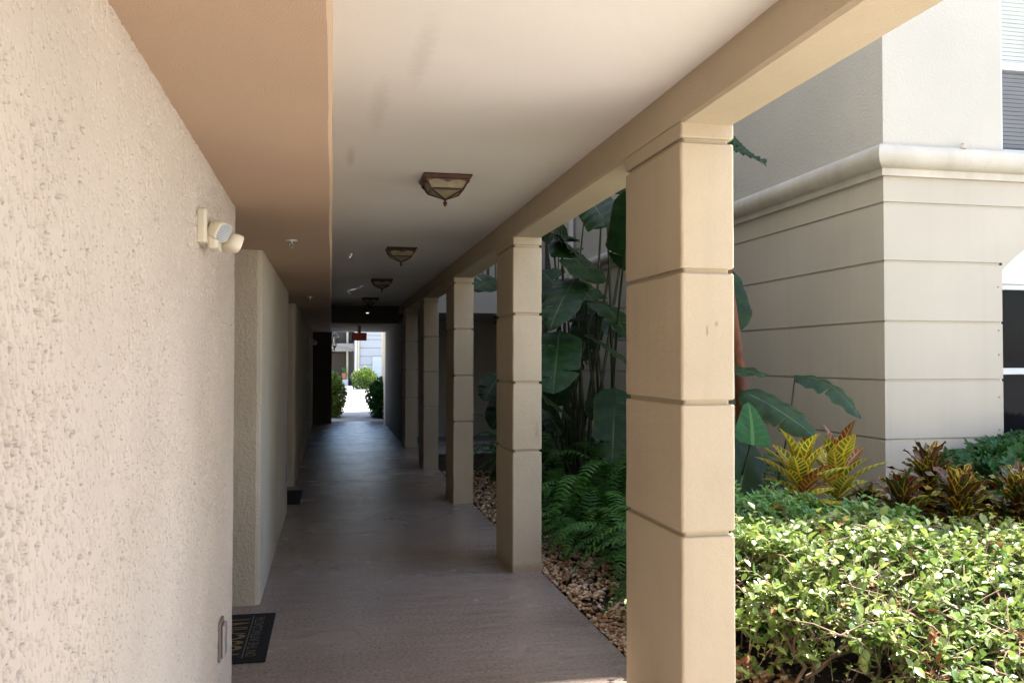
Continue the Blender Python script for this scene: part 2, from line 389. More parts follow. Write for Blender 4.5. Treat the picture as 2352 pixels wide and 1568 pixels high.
# ------------------------------------------------------------------ apartment building with the walkway
A = thing('apartment_building', 'cream stucco building whose ground floor forms the long covered walkway on the left', 'building')
near_wall(A)
def wallpiece(y0, y1, xback, mat, label):
    mb = MB(); r = .03
    # front arris rounded
    prof = [(xback, y0), (XW-r, y0), (XW-r*.3, y0+r*.3), (XW, y0+r), (XW, y1-r), (XW-r*.3, y1-r*.3), (XW-r, y1), (xback, y1)]
    zs_ = [-.003+(ZS+.006)*k/24 for k in range(25)]
    rs = [[(x+.004*mnoise.noise(V((x*4, y*3, z*4))), y+.005*mnoise.noise(V((y*2, z*7, 5))), z) for x, y in prof] for z in zs_]
    mb.rings(rs); return mb.build('wall', mat, A, label=label)
wallpiece(6.03, 9.72, -1.65, M_stuc, 'middle wall pier between the two door recesses')
wallpiece(11.63, 22.75, -1.65, M_stuc, 'far dark wall beyond the second recess')
mb = MB(); mb.box((-1.75, 4.3, -.002), (-1.652, 11.7, ZS+.004)); mb.build('recess_wall', M_stuc, A)
for y in (4.75, 10.2):
    d = MB(); d.box((-1.65, y, 0), (-1.60, y+.92, 2.05)); dr = d.build('door', M_door, A, bevel=.004)
    h = MB(); h.lathe([(.0, 0), (.025, .0), (.03, .03), (.0, .04)], (-1.56, y+.84, 1.0), 10); h.build('handle', M_chrome, dr)
mb = MB(); rs = []; yy = -2.6
while yy < 22.76:
    e_ = .004*mnoise.noise(V((yy*3, 2.2, 0)))+.003*mnoise.noise(V((yy*14, 5, 0)))+.004*mnoise.noise(V((yy*.7, 8, 0)))
    rs.append([(-2.2, yy, ZS), (-.012+e_, yy, ZS), (-.001+e_, yy, ZS+.010), (e_*.6, yy, ZC+.15), (-2.2, yy, ZC+.15)]); yy += .05
mb.rings(rs); mb.build('soffit', M_soff, A)
mb = MB(); mb.box((-.019, -2.6, ZC), (XP+.002, 18.0, ZC+.15)); mb.build('ceiling', M_ceil, A)
# beam over the pillars, wavering a little like hand plaster
mb = MB(); rs = []
k = 0
yy = -2.6
while yy < 22.76:
    w = [.006*mnoise.noise(V((yy*1.1, j*7.3, 1.7)))+.003*mnoise.noise(V((yy*4, j*3.3, 4))) for j in range(6)]
    r = .012
    rs.append([(XP+w[0], yy, ZC+.01), (XP+w[0], yy, ZB+r+w[1]*.5), (XP+r, yy, ZB+w[1]*.5), (XP+PW-r, yy, ZB+w[2]*.6), (XP+PW+w[2]*.3, yy, ZB+r+w[2]*.6), (XP+PW, yy, ZC+.3)])
    yy += .12
mb.rings(rs); mb.build('beam', M_beam, A)
mb = MB(); mb.box((-.0, 18.003, 2.36), (XP, 22.75, ZC+.2)); mb.build('header', M_unlit, A)
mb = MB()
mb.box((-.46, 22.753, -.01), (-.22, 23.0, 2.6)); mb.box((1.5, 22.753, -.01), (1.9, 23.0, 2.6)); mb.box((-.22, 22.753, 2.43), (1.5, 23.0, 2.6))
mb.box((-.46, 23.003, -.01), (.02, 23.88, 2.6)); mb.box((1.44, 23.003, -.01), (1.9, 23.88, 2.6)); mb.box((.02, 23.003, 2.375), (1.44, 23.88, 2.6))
mb.build('end_wall', M_unlit, A, bevel=.006, label='end wall around the bright exit opening')
mb = MB(); mb.box((1.362, 17.25, -.01), (1.66, 22.75, 2.545)); mb.build('side_wall', M_unlit, A)
mb = MB(); mb.box((-6, -2.6, ZC+.3), (XP+PW, 23.88, 9.5)); mb.box((-6, -13, -.02), (18, -11, 13.)); mb.build('upper_wall', M_up, A)  # second box: unseen block added behind the camera to cut sky light
mb = MB(); mb.box((-6, -2.4, 0), (-2.2, 23.88, ZC+.3)); mb.build('inner_wall', M_stuc, A)
mb = MB()
mb.box((1.44, 23.9, 0), (1.75, 25.9, 3.4)); mb.box((2.25, 24.2, 0), (7., 28.9, 8.0)); mb.build('wing_wall', M_pil, A)
mb = MB(); mb.box((-4, 23.9, 0), (-.28, 24.2, 4.)); mb.build('wing_wall', M_pil, A)
# thin glossy off white ribbons on the ceiling
def ribbon(pts, w):
    mb = MB(); vs = []; fs = []
    for i, (x, y) in enumerate(pts):
        ww = w*(.4+.6*math.sin(math.pi*i/(len(pts)-1)))
        vs += [(x-ww, y-.02, ZC-.003-.006*(i % 2)), (x+ww, y+.02, ZC-.004)]
        if i: a = 2*i-2; fs.append((a, a+2, a+3, a+1))
    mb.add(vs, fs); return mb
M_ribbon = plain('glossy off white', (.75, .72, .66), .25)
for c_ in ([(800, 584), (812, 578), (806, 588), (800, 592), (812, 597), (815, 602)], [(802, 684), (818, 682), (806, 676), (798, 668), (812, 664), (826, 660), (832, 654)], [(822, 622), (828, 626), (824, 631)]):
    d_ = []
    for x, y in c_:
        dd = fw+cr*((x-1176)/FPX)-cu*((y-784)/FPX); q = EYE+dd*((ZC-1.6)/dd.z); d_.append((q.x, q.y))
    ribbon(d_, .008).build('ceiling_ribbon', M_ribbon, A)

# ------------------------------------------------------------------ pillars
def pillar_mesh(jit):
    mb = MB(); r = .012; L = []
    def ring(z, ins):
        x0, x1, y0, y1 = ins, PW-ins, ins, PD-ins; rr = r; out = []
        for cx, cy, a0 in ((x1-rr, y1-rr, 0), (x0+rr, y1-rr, 90), (x0+rr, y0+rr, 180), (x1-rr, y0+rr, 270)):
            for k in range(4):
                a = R(a0+30*k); px = cx+rr*math.cos(a); py = cy+rr*math.sin(a)
                nz = 0.0035*mnoise.noise(V((px*5+jit, py*5, z*6)))+.0018*mnoise.noise(V((px*25, py*25+jit, z*25)))
                out.append((px+nz, py+nz, z))
        return out
    z = 0.; rings = [ring(-.02, 0)]
    for gz in GRV+(ZB+.002,):
        top = gz-.010 if gz in GRV else gz
        k = 8
        for i in range(k+1):
            zz = z+(top-z)*i/k
            ins = .004 if (i == 0 and z > 0) or (i == k and gz in GRV) else 0
            rings.append(ring(zz, ins))
            if i == 0 and z > 0: rings.append(ring(zz+.006, 0))
            if i == k-1 and gz in GRV: rings.append(ring(top-.005, 0))
        if gz in GRV: rings.append(ring(gz-.009, .017)); rings.append(ring(gz+.009, .017))
        z = gz+.010
    # keep the order of heights
    rings.sort(key=lambda q: q[0][2]); mb.rings(rings); return mb
PL = ['nearest tan pillar with horizontal grooves, standing beside the sunlit hedge', 'second grooved tan pillar, with ferns and pebbles on both its sides',
      'third grooved pillar, seen just left of the second one', 'fourth grooved pillar, half way along the dim walkway',
      'fifth and last grooved pillar, narrow and grey in the dark walkway']
for i in range(5):
    o = pillar_mesh(i*3.7).build('pillar', M_pil)
    o.location = (XP, Y1+i*SP, 0)
    tag(o, PL[i], 'pillar', 'grooved pillars along the walkway')

# ------------------------------------------------------------------ ceiling lanterns
def lantern(label, x, y):
    t = thing('ceiling_lantern', label, 'ceiling lamp', (x, y, ZC), 'square lanterns along the walkway ceiling')
    sq = lambda h, z: [(x-h, y-h, ZC+z), (x+h, y-h, ZC+z), (x+h, y+h, ZC+z), (x-h, y+h, ZC+z)]
    mb = MB(); mb.rings([sq(.145, -.001), sq(.147, -.008), sq(.136, -.026), sq(.128, -.032)])
    # scalloped valance on the four sides
    for q in range(4):
        ca, sa = math.cos(q*math.pi/2), math.sin(q*math.pi/2); top = []; bot = []
        for k in range(13):
            u = -1+k/6; dz = -.034-.016*(1-abs(math.sin(math.pi*(u+1)))**.7) if abs(u) < .999 else -.052
            for lst, zz, hh in ((top, -.030, .130), (bot, dz, .130-(.03+dz)*-.35)):
                px, py = u*hh, -hh-.001; lst.append((x+px*ca-py*sa, y+px*sa+py*ca, ZC+zz))
        fs = [(k, k+13, k+14, k+1) for k in range(12)]; mb.add(top+bot, fs)
    mb.build('canopy', M_bronze, t)
    mb = MB(); c0, c1 = sq(.127, -.032), sq(.096, -.085)
    for a, b in zip(c0, c1):
        a, b = V(a), V(b); mb.tube([a, a.lerp(b, .3), a.lerp(b, .33), b], [.009, .009, .0055, .006], 6)
    for k in range(4): mb.tube([c1[k], c1[(k+1) % 4]], .0062, 6)
    for a in c1: mb.tube([a, (x, y, ZC-.132)], .0055, 6)
    mb.build('frame', M_bronze, t)
    mb = MB(); mb.rings([sq(.122, -.032), sq(.091, -.085)], cap=False); mb.build('glass', M_lglass, t)
    mb = MB(); mb.rings([sq(.092, -.086), sq(.004, -.130)]); mb.build('lower_glass', M_lglass, t)
    mb = MB(); mb.lathe([(.001, -.126), (.015, -.129), (.013, -.136), (.007, -.140), (.008, -.148), (.013, -.152), (.012, -.160), (.006, -.172), (.001, -.176)], (x, y, ZC), 12); mb.build('finial', M_bronze, t, smooth=True)
for y, lb in ((5.32, 'nearest square bronze ceiling lantern with amber glass'), (8.77, 'second bronze lantern along the ceiling, smaller and dimmer than the nearest'),
              (12.17, 'third bronze lantern along the ceiling, nearly black'), (15.76, 'farthest bronze lantern, small and black on the dark ceiling')):
    lantern(lb, .676, y)
# slim downlight at the far end
t = thing('downlight', 'slim dark tube lamp hanging before the exit sign', 'ceiling lamp', (.70, 19.4, 2.36))
mb = MB(); mb.lathe([(.001, 0), (.05, 0), (.05, -.012), (.035, -.02), (.035, -.16), (.001, -.16)], (.70, 17.6, ZC-.0), 14); mb.build('tube', M_black, t)
ME, _nt, _b = newmat('lit lamp end'); _b.inputs['Emission Color'].default_value = (1, .9, .75, 1); _b.inputs['Emission Strength'].default_value = .35
mb = MB(); mb.lathe([(.001, -.162), (.03, -.162), (.02, -.175), (.001, -.178)], (.70, 17.6, ZC), 12); mb.build('bulb', ME, t)

# ------------------------------------------------------------------ sprinklers
for y, lb in ((5.50, 'white sprinkler head under the near part of the brown soffit'), (10.28, 'small sprinkler head farther along the brown soffit')):
    x = -.24; t = thing('sprinkler', lb, 'sprinkler', (x, y, ZS), 'sprinkler heads in the brown soffit')
    mb = MB(); mb.lathe([(.001, 0), (.036, 0), (.034, -.006), (.012, -.008), (.001, -.008)], (x, y, ZS), 16); mb.build('escutcheon', M_white, t)
    mb = MB(); mb.lathe([(.001, -.008), (.008, -.008), (.008, -.022), (.001, -.022)], (x, y, ZS), 8)
    mb.tube([(x-.008, y, ZS-.02), (x-.012, y, ZS-.032), (x, y, ZS-.045)], .0025, 5); mb.tube([(x+.008, y, ZS-.02), (x+.012, y, ZS-.032), (x, y, ZS-.045)], .0025, 5)
    mb.build('frame', M_chrome, t)
    mb = MB(); mb.lathe([(.001, -.044), (.014, -.044), (.014, -.047), (.001, -.047)], (x, y, ZS), 12); mb.build('deflector', M_chrome, t)

# ------------------------------------------------------------------ emergency lights
def head(mb_shell, mb_lens, c, aim, size):
    aim = V(aim).normalized(); up = V((0, 0, 1)); sd = aim.cross(up).normalized(); up = sd.cross(aim)
    rings = []
    for k, (d, s_) in enumerate(((-.040, .25), (-.036, .60), (-.024, .88), (-.004, 1.), (.022, 1.04), (.026, 1.0))):
        rings.append([V(c)+aim*d*size/.06+sd*(math.copysign(abs(math.cos(a))**.55, math.cos(a))*s_*size*1.1)+up*(math.copysign(abs(math.sin(a))**.55, math.sin(a))*s_*size*.72)
                      for a in (2*math.pi*j/20 for j in range(20))])
    mb_shell.rings(rings)
    f = .0265*size/.06
    rr = [[V(c)+aim*(f+.002)+sd*(math.copysign(abs(math.cos(a))**.55, math.cos(a))*s_*size*1.1)+up*(math.copysign(abs(math.sin(a))**.55, math.sin(a))*s_*size*.72) for a in (2*math.pi*j/20 for j in range(20))] for s_ in (.92,)]
    b = rr[0]; mb_lens.add(b+[V(c)+aim*(f+.006)], [(j, (j+1) % 20, 20) for j in range(20)])
def elight(label, y, z, sc=1.):
    t = thing('emergency_light', label, 'emergency light', (XW, y, z), 'twin head emergency lights')
    mb = MB(); mb.box((XW-.004, y-.12*sc, z-.065*sc), (XW+.035*sc, y+.12*sc, z+.075*sc)); mb.build('housing', M_cream, t, bevel=.008)
    mb = MB(); mb.box((XW+.03*sc, y-.075*sc, z-.085*sc), (XW+.075*sc, y+.09*sc, z-.02*sc)); mb.build('bracket', M_cream, t, bevel=.012)
    for c, aim in (((XW+.075*sc, y-.035*sc, z-.005*sc), (.86, -.27, -.43)), ((XW+.110*sc, y+.085*sc, z-.04*sc), (.80, .50, -.33))):
        a, b = MB(), MB(); head(a, b, c, aim, .056*sc)
        h = a.build('lamp_head', M_cream, t, smooth=True); b.build('lens', M_lens, h)
elight('cream twin head emergency light high on the near stucco wall', 3.25, 2.06, .84)
elight('small dark emergency light high on the far wall near the exit', 18.9, 2.02)

# ------------------------------------------------------------------ outlets
for (y, z), lb in (((3.90, .43), 'grey weatherproof outlet low on the near stucco wall'), ((9.45, .435), 'dark weatherproof outlet low on the middle wall pier'), ((16.6, .43), 'faint weatherproof outlet low on the far dark wall')):
    t = thing('outlet', lb, 'outlet', (XW, y, z), 'weatherproof outlets on the walkway wall')
    mb = MB(); mb.box((XW-.004, y-.06, z-.08), (XW+.009, y+.06, z+.085)); mb.build('back_box', M_grey, t, bevel=.005)
    mb = MB(); mb.box((XW+.009, y-.045, z-.068), (XW+.024, y+.052, z+.068)); mb.build('cover', M_grey2, t, bevel=.012)

# ------------------------------------------------------------------ exit sign
p = at(825.5, 773, 19.2); t = thing('exit_sign', 'dark red exit sign hanging above the far opening', 'sign', (p.x, p.y, p.z))
mb = MB(); mb.box((p.x-.155, p.y-.02, p.z-.085), (p.x+.155, p.y+.02, p.z+.085)); mb.build('housing', M_black, t, bevel=.012)
mb = MB(); mb.box((p.x-.14, p.y-.025, p.z-.07), (p.x+.14, p.y-.0205, p.z+.07)); mb.build('face', M_red, t)
mb = MB(); mb.box((p.x-.03, p.y-.015, p.z+.08), (p.x+.03, p.y+.015, 2.36)); mb.build('mount', M_black, t)

# ------------------------------------------------------------------ door mats
def text_mesh(body, w, h, mat, name, parent, org, label=None):
    cv = bpy.data.curves.new(name, 'FONT'); cv.body = body; cv.size = 1
    tmp = bpy.data.objects.new('tmp', cv); C.objects.link(tmp)
    dg = bpy.context.evaluated_depsgraph_get(); dg.update()
    me = bpy.data.meshes.new_from_object(tmp.evaluated_get(dg)); bpy.data.objects.remove(tmp)
    co = np.empty(len(me.vertices)*3); me.vertices.foreach_get('co', co); co = co.reshape(-1, 3)
    lo, hi = co.min(0), co.max(0); x = (co[:, 0]-lo[0])/(hi[0]-lo[0])*w; y = (co[:, 1]-lo[1])/(hi[1]-lo[1])*h
    out = np.stack([org[0]-y, org[1]+x, np.full_like(x, org[2])], -1); me.vertices.foreach_set('co', out.ravel())
    me.name = name; me.materials.clear(); me.materials.append(mat); me.update()
    o = bpy.data.objects.new(name, me); C.objects.link(o); o.parent = parent; o.matrix_parent_inverse = Matrix.Translation(-V(parent.location))
    return o
def doormat(label, y0, y1, words):
    t = thing('door_mat', label, 'door mat', (-.7, (y0+y1)/2, 0), 'black door mats at the recesses')
    mb = MB(); mb.box((-1.0, y0, .001), (-.333, y1, .011)); mb.build('mat', M_mat, t, bevel=.003)
    if words:
        text_mesh('TUSCANY', y1-y0-.16, .27, M_matt, 'lettering', t, (-.475, y0+.08, .0125))
        text_mesh('ON THE INTRACOASTAL', y1-y0-.16, .055, M_matg, 'small_lettering', t, (-.392, y0+.08, .0125))
        mb = MB(); mb.box((-.463, y0+.06, .0112), (-.457, y1-.06, .0125)); mb.build('divider', M_matg, t)
doormat('black door mat with gold lettering in the near door recess', 4.885, 5.80, True)
doormat('plain dark door mat in the second door recess', 10.15, 11.2, False)

# ------------------------------------------------------------------ neighbouring building on the right
B = thing('neighbour_building', 'pale two tone building with grooved lower wall and rounded cornice on the right', 'building', (BX, BY, 0))
HG = (.49, .972, 1.45, 1.924, 2.412, 2.885)
def course_profile(z0, z1, dep=.014, gh=.011):
    P_ = [(0, z0)]
    for gz in HG:
        if z0 < gz < z1: P_ += [(0, gz-gh), (dep, gz-gh+.003), (dep, gz+gh-.003), (0, gz+gh)]
    return P_+[(0, z1)]
def sweep(mb, path, prof):
    """path in plan; profile offset is inward (to the right of travel is outside)"""
    n = len(path); rings = []
    for i, (x, y) in enumerate(path):
        ns_ = []
        for a, b in ((i-1, i), (i, i+1)):
            if 0 <= a and b < n:
                dx, dy = path[b][0]-path[a][0], path[b][1]-path[a][1]; l = math.hypot(dx, dy); ns_.append((-dy/l, dx/l))
        nx = sum(q[0] for q in ns_)/len(ns_); ny = sum(q[1] for q in ns_)/len(ns_); l2 = nx*nx+ny*ny
        rings.append([(x+nx/l2*d, y+ny/l2*d, z) for d, z in prof])
    mb.rings(rings, cap=False, closed=False)
CY = 15.6
mb = MB(); sweep(mb, [(BX, CY), (BX, BY), (5.46, BY), (5.46, BY+.14)], course_profile(-.05, HG[-1]-.011))
sweep(mb, [(7.06, BY+.14), (7.06, BY), (14, BY)], course_profile(-.05, HG[-1]-.011))
sweep(mb, [(BX, CY), (BX, BY), (14, BY)], [(.014, HG[-1]-.011), (.014, HG[-1]+.008), (0, HG[-1]+.011), (0, 3.11)])
# spandrel over the arch
ac, az, ar = 6.26, 1.62, 1.09; vs = []; fs = []
for k in range(25):
    x = 5.46+1.6*k/24; z = az+math.sqrt(max(0, ar*ar-(x-ac)**2))
    vs += [(x, BY, z), (x, BY, HG[-1]-.011), (x, BY+.14, z)]
    if k: a = 3*k-3; fs += [(a, a+3, a+4, a+1), (a, a+2, a+5, a+3)]
mb.add(vs, fs); mb.build('lower_wall', M_low, B)
mb = MB(); sweep(mb, [(BX, CY), (BX, BY), (14, BY)], [(.0, 3.3), (.0, TOP)])
vs_ = mb.build('upper_wall', M_up, B)
# carve the upper window by replacing the front face with pieces
me = vs_.data
mb = MB()
sweep(mb, [(BX, CY), (BX, BY), (5.468, BY), (5.468, BY+.1)], [(0, 3.3), (0, TOP)]); sweep(mb, [(6.9, BY+.1), (6.9, BY), (14, BY)], [(0, 3.3), (0, TOP)])
mb.box((5.468, BY, 4.75), (6.9, BY+.1, TOP)); mb.add([(BX, BY, TOP), (14, BY, TOP), (14, 15, TOP), (BX, 15, TOP)], [(0, 1, 2, 3)])
mb.add([(14, BY, -.05), (14, 15.6, -.05), (14, 15.6, TOP), (14, BY, TOP)], [(0, 1, 2, 3)])
bpy.data.objects.remove(vs_); mb.build('upper_wall', M_up, B)
# cornice: half round over a fillet
pr = [(0, 3.352)]+[(-.115*math.sin(math.pi*k/14)**.8-.002, 3.256+.098*math.cos(math.pi*k/14)) for k in range(1, 14)]+[(-.03, 3.158), (-.032, 3.10), (0, 3.098)]
mb = MB(); sweep(mb, [(BX, CY), (BX, BY), (14, BY)], pr); mb.build('cornice', M_corn, B)
# ground floor window
w = MB(); w.box((5.462, BY+.06, .55), (5.50, BY+.13, 2.25)); w.box((7.02, BY+.06, .55), (7.058, BY+.13, 2.25)); w.box((5.50, BY+.06, 2.205), (7.02, BY+.13, 2.25)); w.box((5.50, BY+.05, 1.495), (7.02, BY+.125, 1.549)); w.box((5.50, BY+.06, .55), (7.02, BY+.13, .6))
wf = w.build('window', M_white, B, bevel=.004)
w = MB(); w.box((5.501, BY+.105, .601), (7.019, BY+.115, 1.494)); w.box((5.501, BY+.10, 1.55), (7.019, BY+.11, 2.204)); w.build('pane', M_glass, wf)
w = MB(); w.box((5.461, BY+.05, 2.253), (7.059, BY+.16, 2.75)); w.build('arch_panel', M_tymp, B)
w = MB(); w.box((5.461, BY+.132, -.05), (7.059, BY+.25, 2.25)); w.build('inner_wall', M_black, B)
# upper window with blinds
w = MB(); w.box((5.47, BY+.02, 3.352), (5.50, BY+.09, 4.748)); w.box((6.86, BY+.02, 3.352), (6.898, BY+.09, 4.748)); w.box((5.50, BY+.02, 4.049), (6.86, BY+.085, 4.115)); w.box((5.47, BY-.02, 3.335), (6.9, BY+.09, 3.366)); w.box((5.50, BY+.02, 4.71), (6.86, BY+.085, 4.748))
uw = w.build('window', M_white, B, bevel=.003)
for nm, z0, z1, mt in (('blind', 4.116, 4.71, M_blind1), ('blind', 3.367, 4.048, M_blind2)):
    b_ = MB(); z = z0
    while z < z1-.01:
        zz = min(z+.0275, z1); b_.add([(5.501, BY+.062, z), (6.859, BY+.062, z), (6.859, BY+.050, zz), (5.501, BY+.050, zz)], [(0, 1, 2, 3)]); z += .035
    b_.build(nm, mt, uw)
w = MB(); w.box((5.501, BY+.075, 3.367), (6.859, BY+.085, 4.71)); w.build('backing', M_dkgap, uw)
# screw heads on the pier, a clip on the cornice
for z in (2.22, 1.86, 1.66, 1.31, 1.04):
    w = MB(); w.rings([[(5.42+.006*math.cos(a), BY-d, z+.006*math.sin(a)) for a in (k*math.pi/4 for k in range(8))] for d in (-.002, .006)]); w.build('anchor_bolt', M_grey, B)
w = MB(); w.lathe([(.001, 0), (.022, 0), (.026, .015), (.012, .03), (.02, .042), (.001, .05)], (5.05, BY-.07, 3.34), 9); w.build('clip', M_corn, B)
# louvred vent on the courtyard side
q0 = atx(1408, 707, BX-.02); q1 = atx(1419, 737, BX-.02)
w = MB(); ya, yb = sorted((q0.y, q1.y)); za, zb = sorted((q0.z, q1.z))
for k in range(4):
    z_ = za+(zb-za)*k/4; w.box((BX-.035, ya, z_), (BX-.002, yb, z_+(zb-za)/4*.72))
w.build('vent', M_white, B, bevel=.003)
# downpipe in the inner corner
w = MB(); px, py = BX-.08, CY-.10
w.tube([(px, py, 5.5), (px, py, .75), (px-.02, py-.02, .62), (px-.12, py-.12, .42), (px-.2, py-.22, .3), (px-.22, py-.26, .15)], [.055]*6, 8); w.build('downpipe', M_pipe, B)
# rear wing with balcony
Wg = thing('rear_wing', 'shaded rear building with a railed balcony behind the paddle leaves', 'building', (2.5, CY, 0))
mb = MB(); sweep(mb, [(3.90, 18.6), (3.90, CY), (BX, CY)], course_profile(-.05, 2.9)+[(0, TOP)]); mb.build('wall', M_low, Wg)
zs0 = at(1110, 719, CY).z; zs1 = at(1110, 667, CY).z
mb = MB(); mb.box((1.66, CY+.02, zs0), (3.897, 18.6, zs1)); mb.build('balcony_slab', M_up, Wg)
mb = MB(); mb.box((1.66, 18.6, -.05), (3.95, 23.7, TOP)); mb.build('back_wall', M_low, Wg)
mb = MB(); mb.box((1.66, 17.2, -.1), (3.9, 18.6, .02)); mb.build('patio', M_curb, Wg)
rl = MB()
for k in range(19): x = 1.7+.12*k; rl.box((x, CY+.06, zs1+.06), (x+.018, CY+.078, zs1+.98))
for z in (zs1+.06, zs1+.98): rl.box((1.66, CY+.05, z), (3.89, CY+.09, z+.035))
for x in (1.72, 2.75, 3.84): rl.box((x, CY+.045, zs1), (x+.045, CY+.095, zs1+1.0))
rl.build('railing', M_metal, Wg)

# ------------------------------------------------------------------ far building beyond the exit
F = thing('far_building', 'bright bluish white building seen through the far opening', 'building', (3, 56, 0))
c2 = lambda x, y, Y: at((850+x/3.92)/1.27551, (900+y/3.92)/1.27551, Y)
M_far = surf('pale blue white render', (.33, .345, .36), .85, .04, .6)
M_far2 = surf('grey blue door panels', (.40, .43, .47), .6, .03, .6)
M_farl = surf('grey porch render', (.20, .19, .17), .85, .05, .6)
M_fart = surf('sunlit tan post paint', (.46, .40, .29), .85, .05, .6)
X0 = c2(800, 600, 56).x; pr = [(0, -.05)]
for y in (850, 757, 660, 563, 467, 370, 322): z = c2(900, y, 56).z; pr += [(0, z-.02), (.05, z-.015), (.05, z+.015), (0, z+.02)]
pr.append((0, 8))
mb = MB(); sweep(mb, [(X0, 60), (X0, 56), (12, 56)], pr); mb.build('wall', M_far, F)
gx = c2(945, 700, 55.9).x; gz = c2(945, 565, 55.9).z
gd = MB(); z = 0.05
while z < gz-.05: gd.box((gx, 55.93, z), (gx+2.6, 55.99, min(z+.36, gz))); z += .37
gd.build('garage_door', M_far2, F)
tx0, tx1 = c2(770, 600, 55.95).x, c2(797, 600, 55.95).x
mb = MB(); mb.box((tx0, 55.9, 0), (tx1, 56.3, 8)); mb.build('corner_post', M_fart, F)
mb = MB(); a0, a1 = c2(742, 600, 56).x, c2(764, 600, 56).x; mb.box((a0, 55.92, 0), (a1, 56.3, 8)); mb.build('corner_pipe', M_white, F)
# porch wall with arch
ox0, ox1 = -1.25, c2(733, 700, 56).x; zt = c2(620, 505, 56).z; zat = c2(620, 445, 56).z; zf = c2(620, 415, 56).z
mb = MB(); cx = (ox0+ox1)/2; vs = []; fs = []
for k in range(25):
    x = ox0+(ox1-ox0)*k/24; u = (x-cx)/((ox1-ox0)/2); z = zt+(zat-zt)*math.sqrt(max(0, 1-u*u))
    vs += [(x, 56, z), (x, 56, zf), (x, 56.25, z)]
    if k: a = 3*k-3; fs += [(a, a+3, a+4, a+1), (a, a+2, a+5, a+3)]
mb.add(vs, fs); mb.box((ox1, 56.002, 0), (a0-.002, 56.3, 8)); mb.box((-8, 56.002, 0), (ox0, 56.3, 8)); mb.box((ox0, 56.3, zf-.2), (ox1, 59, zf)); mb.box((-8, 59, 0), (X0, 59.2, 8))
mb.box((ox0, 56.002, 5), (ox1, 56.3, 8))
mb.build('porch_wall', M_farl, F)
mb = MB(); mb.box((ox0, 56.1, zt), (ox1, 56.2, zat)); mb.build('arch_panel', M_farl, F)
mb = MB(); mb.box((ox0, 58.8, .25), (c2(640, 600, 58.8).x, 58.9, zt-.1)); mb.build('door', M_door, F)
mb = MB(); b0, b1 = c2(646, 600, 56.6).x, c2(667, 600, 56.6).x; mb.box((b0, 56.5, .0), (b1, 56.8, zf-.21)); mb.box((b0, 56.5, zf), (b1, 56.8, 6)); mb.build('porch_post', M_fart, F)
mb = MB(); mb.box((ox0, 56.4, .06), (b1, 58.7, c2(600, 828, 56.4).z)); mb.build('porch_floor', M_roadc, F)
mb = MB(); mb.box((ox0, 57.5, zf), (ox1, 57.6, 5)); mb.build('balcony_dark', M_black, F)  # black sheet standing in for the shade inside the balcony opening
# planter on the porch
p = c2(622, 818, 56.45); t = thing('planter', 'terracotta planter on the porch of the far building', 'planter', (p.x, p.y, p.z))
mb = MB(); mb.lathe([(.001, 0), (.12, 0), (.17, .3), (.19, .31), (.17, .34), (.001, .33)], p, 14); mb.build('pot', M_terra, t)
mb = MB()
for k in range(40):
    a = rng.uniform(0, 6.28); e = rng.uniform(.1, .4); q = V(p)+V((0, 0, .33)); b_ = q+V((math.cos(a)*.25*e*2, math.sin(a)*.1, e)); blade(mb, [q, (q+b_)/2+V((0, 0, .06)), b_], .03, (0, -1, .3), P_oval, 3, 1, rnd=rng.random())
mb.build('foliage', M_low_g, t)
# wall lantern outside the exit
p = c2(508, 400, 24.7); t = thing('wall_lantern', 'black scrolled wall lantern hanging outside the far opening', 'lantern', (p.x, p.y, p.z))
mb = MB(); hz = lambda y: c2(508, y, 24.7).z-p.z
zt_, zb_ = hz(345), hz(440)
for k in range(6):
    a = k*math.pi/3; mb.tube([(p.x+.085*math.cos(a), p.y+.085*math.sin(a), p.z+zt_), (p.x+.055*math.cos(a), p.y+.055*math.sin(a), p.z+zb_)], .008, 5)
mb.lathe([(.06, zb_), (.07, zb_-.02), (.02, zb_-.07), (.015, zb_-.12), (.001, zb_-.12)], p, 12)
mb.lathe([(.11, zt_), (.12, zt_+.015), (.07, zt_+.09), (.03, zt_+.13), (.001, zt_+.14)], p, 12)
mb.build('frame', M_black, t)
mb = MB(); pts = []
for k in range(18):
    a = R(90+k*25); rr = .06*(1-k/26); pts.append((p.x-.02+rr*math.cos(a), p.y, p.z+zb_-.15+rr*math.sin(a)))
mb.tube(pts, .011, 5); mb.tube([(p.x-.02, p.y, p.z+zb_-.09), (p.x, p.y, p.z+zb_-.05)], .011, 5); mb.tube([(p.x-.05, p.y, p.z+zb_-.2), (p.x-.32, p.y-.1, p.z+zb_-.1), (p.x-.40, 24.2, p.z+zb_-.05)], .014, 5); mb.build('scroll_arm', M_black, t)
mb = MB(); mb.lathe([(.03, zt_-.02), (.035, zb_+.03)], p, 8); mb.build('glass', M_white, t)

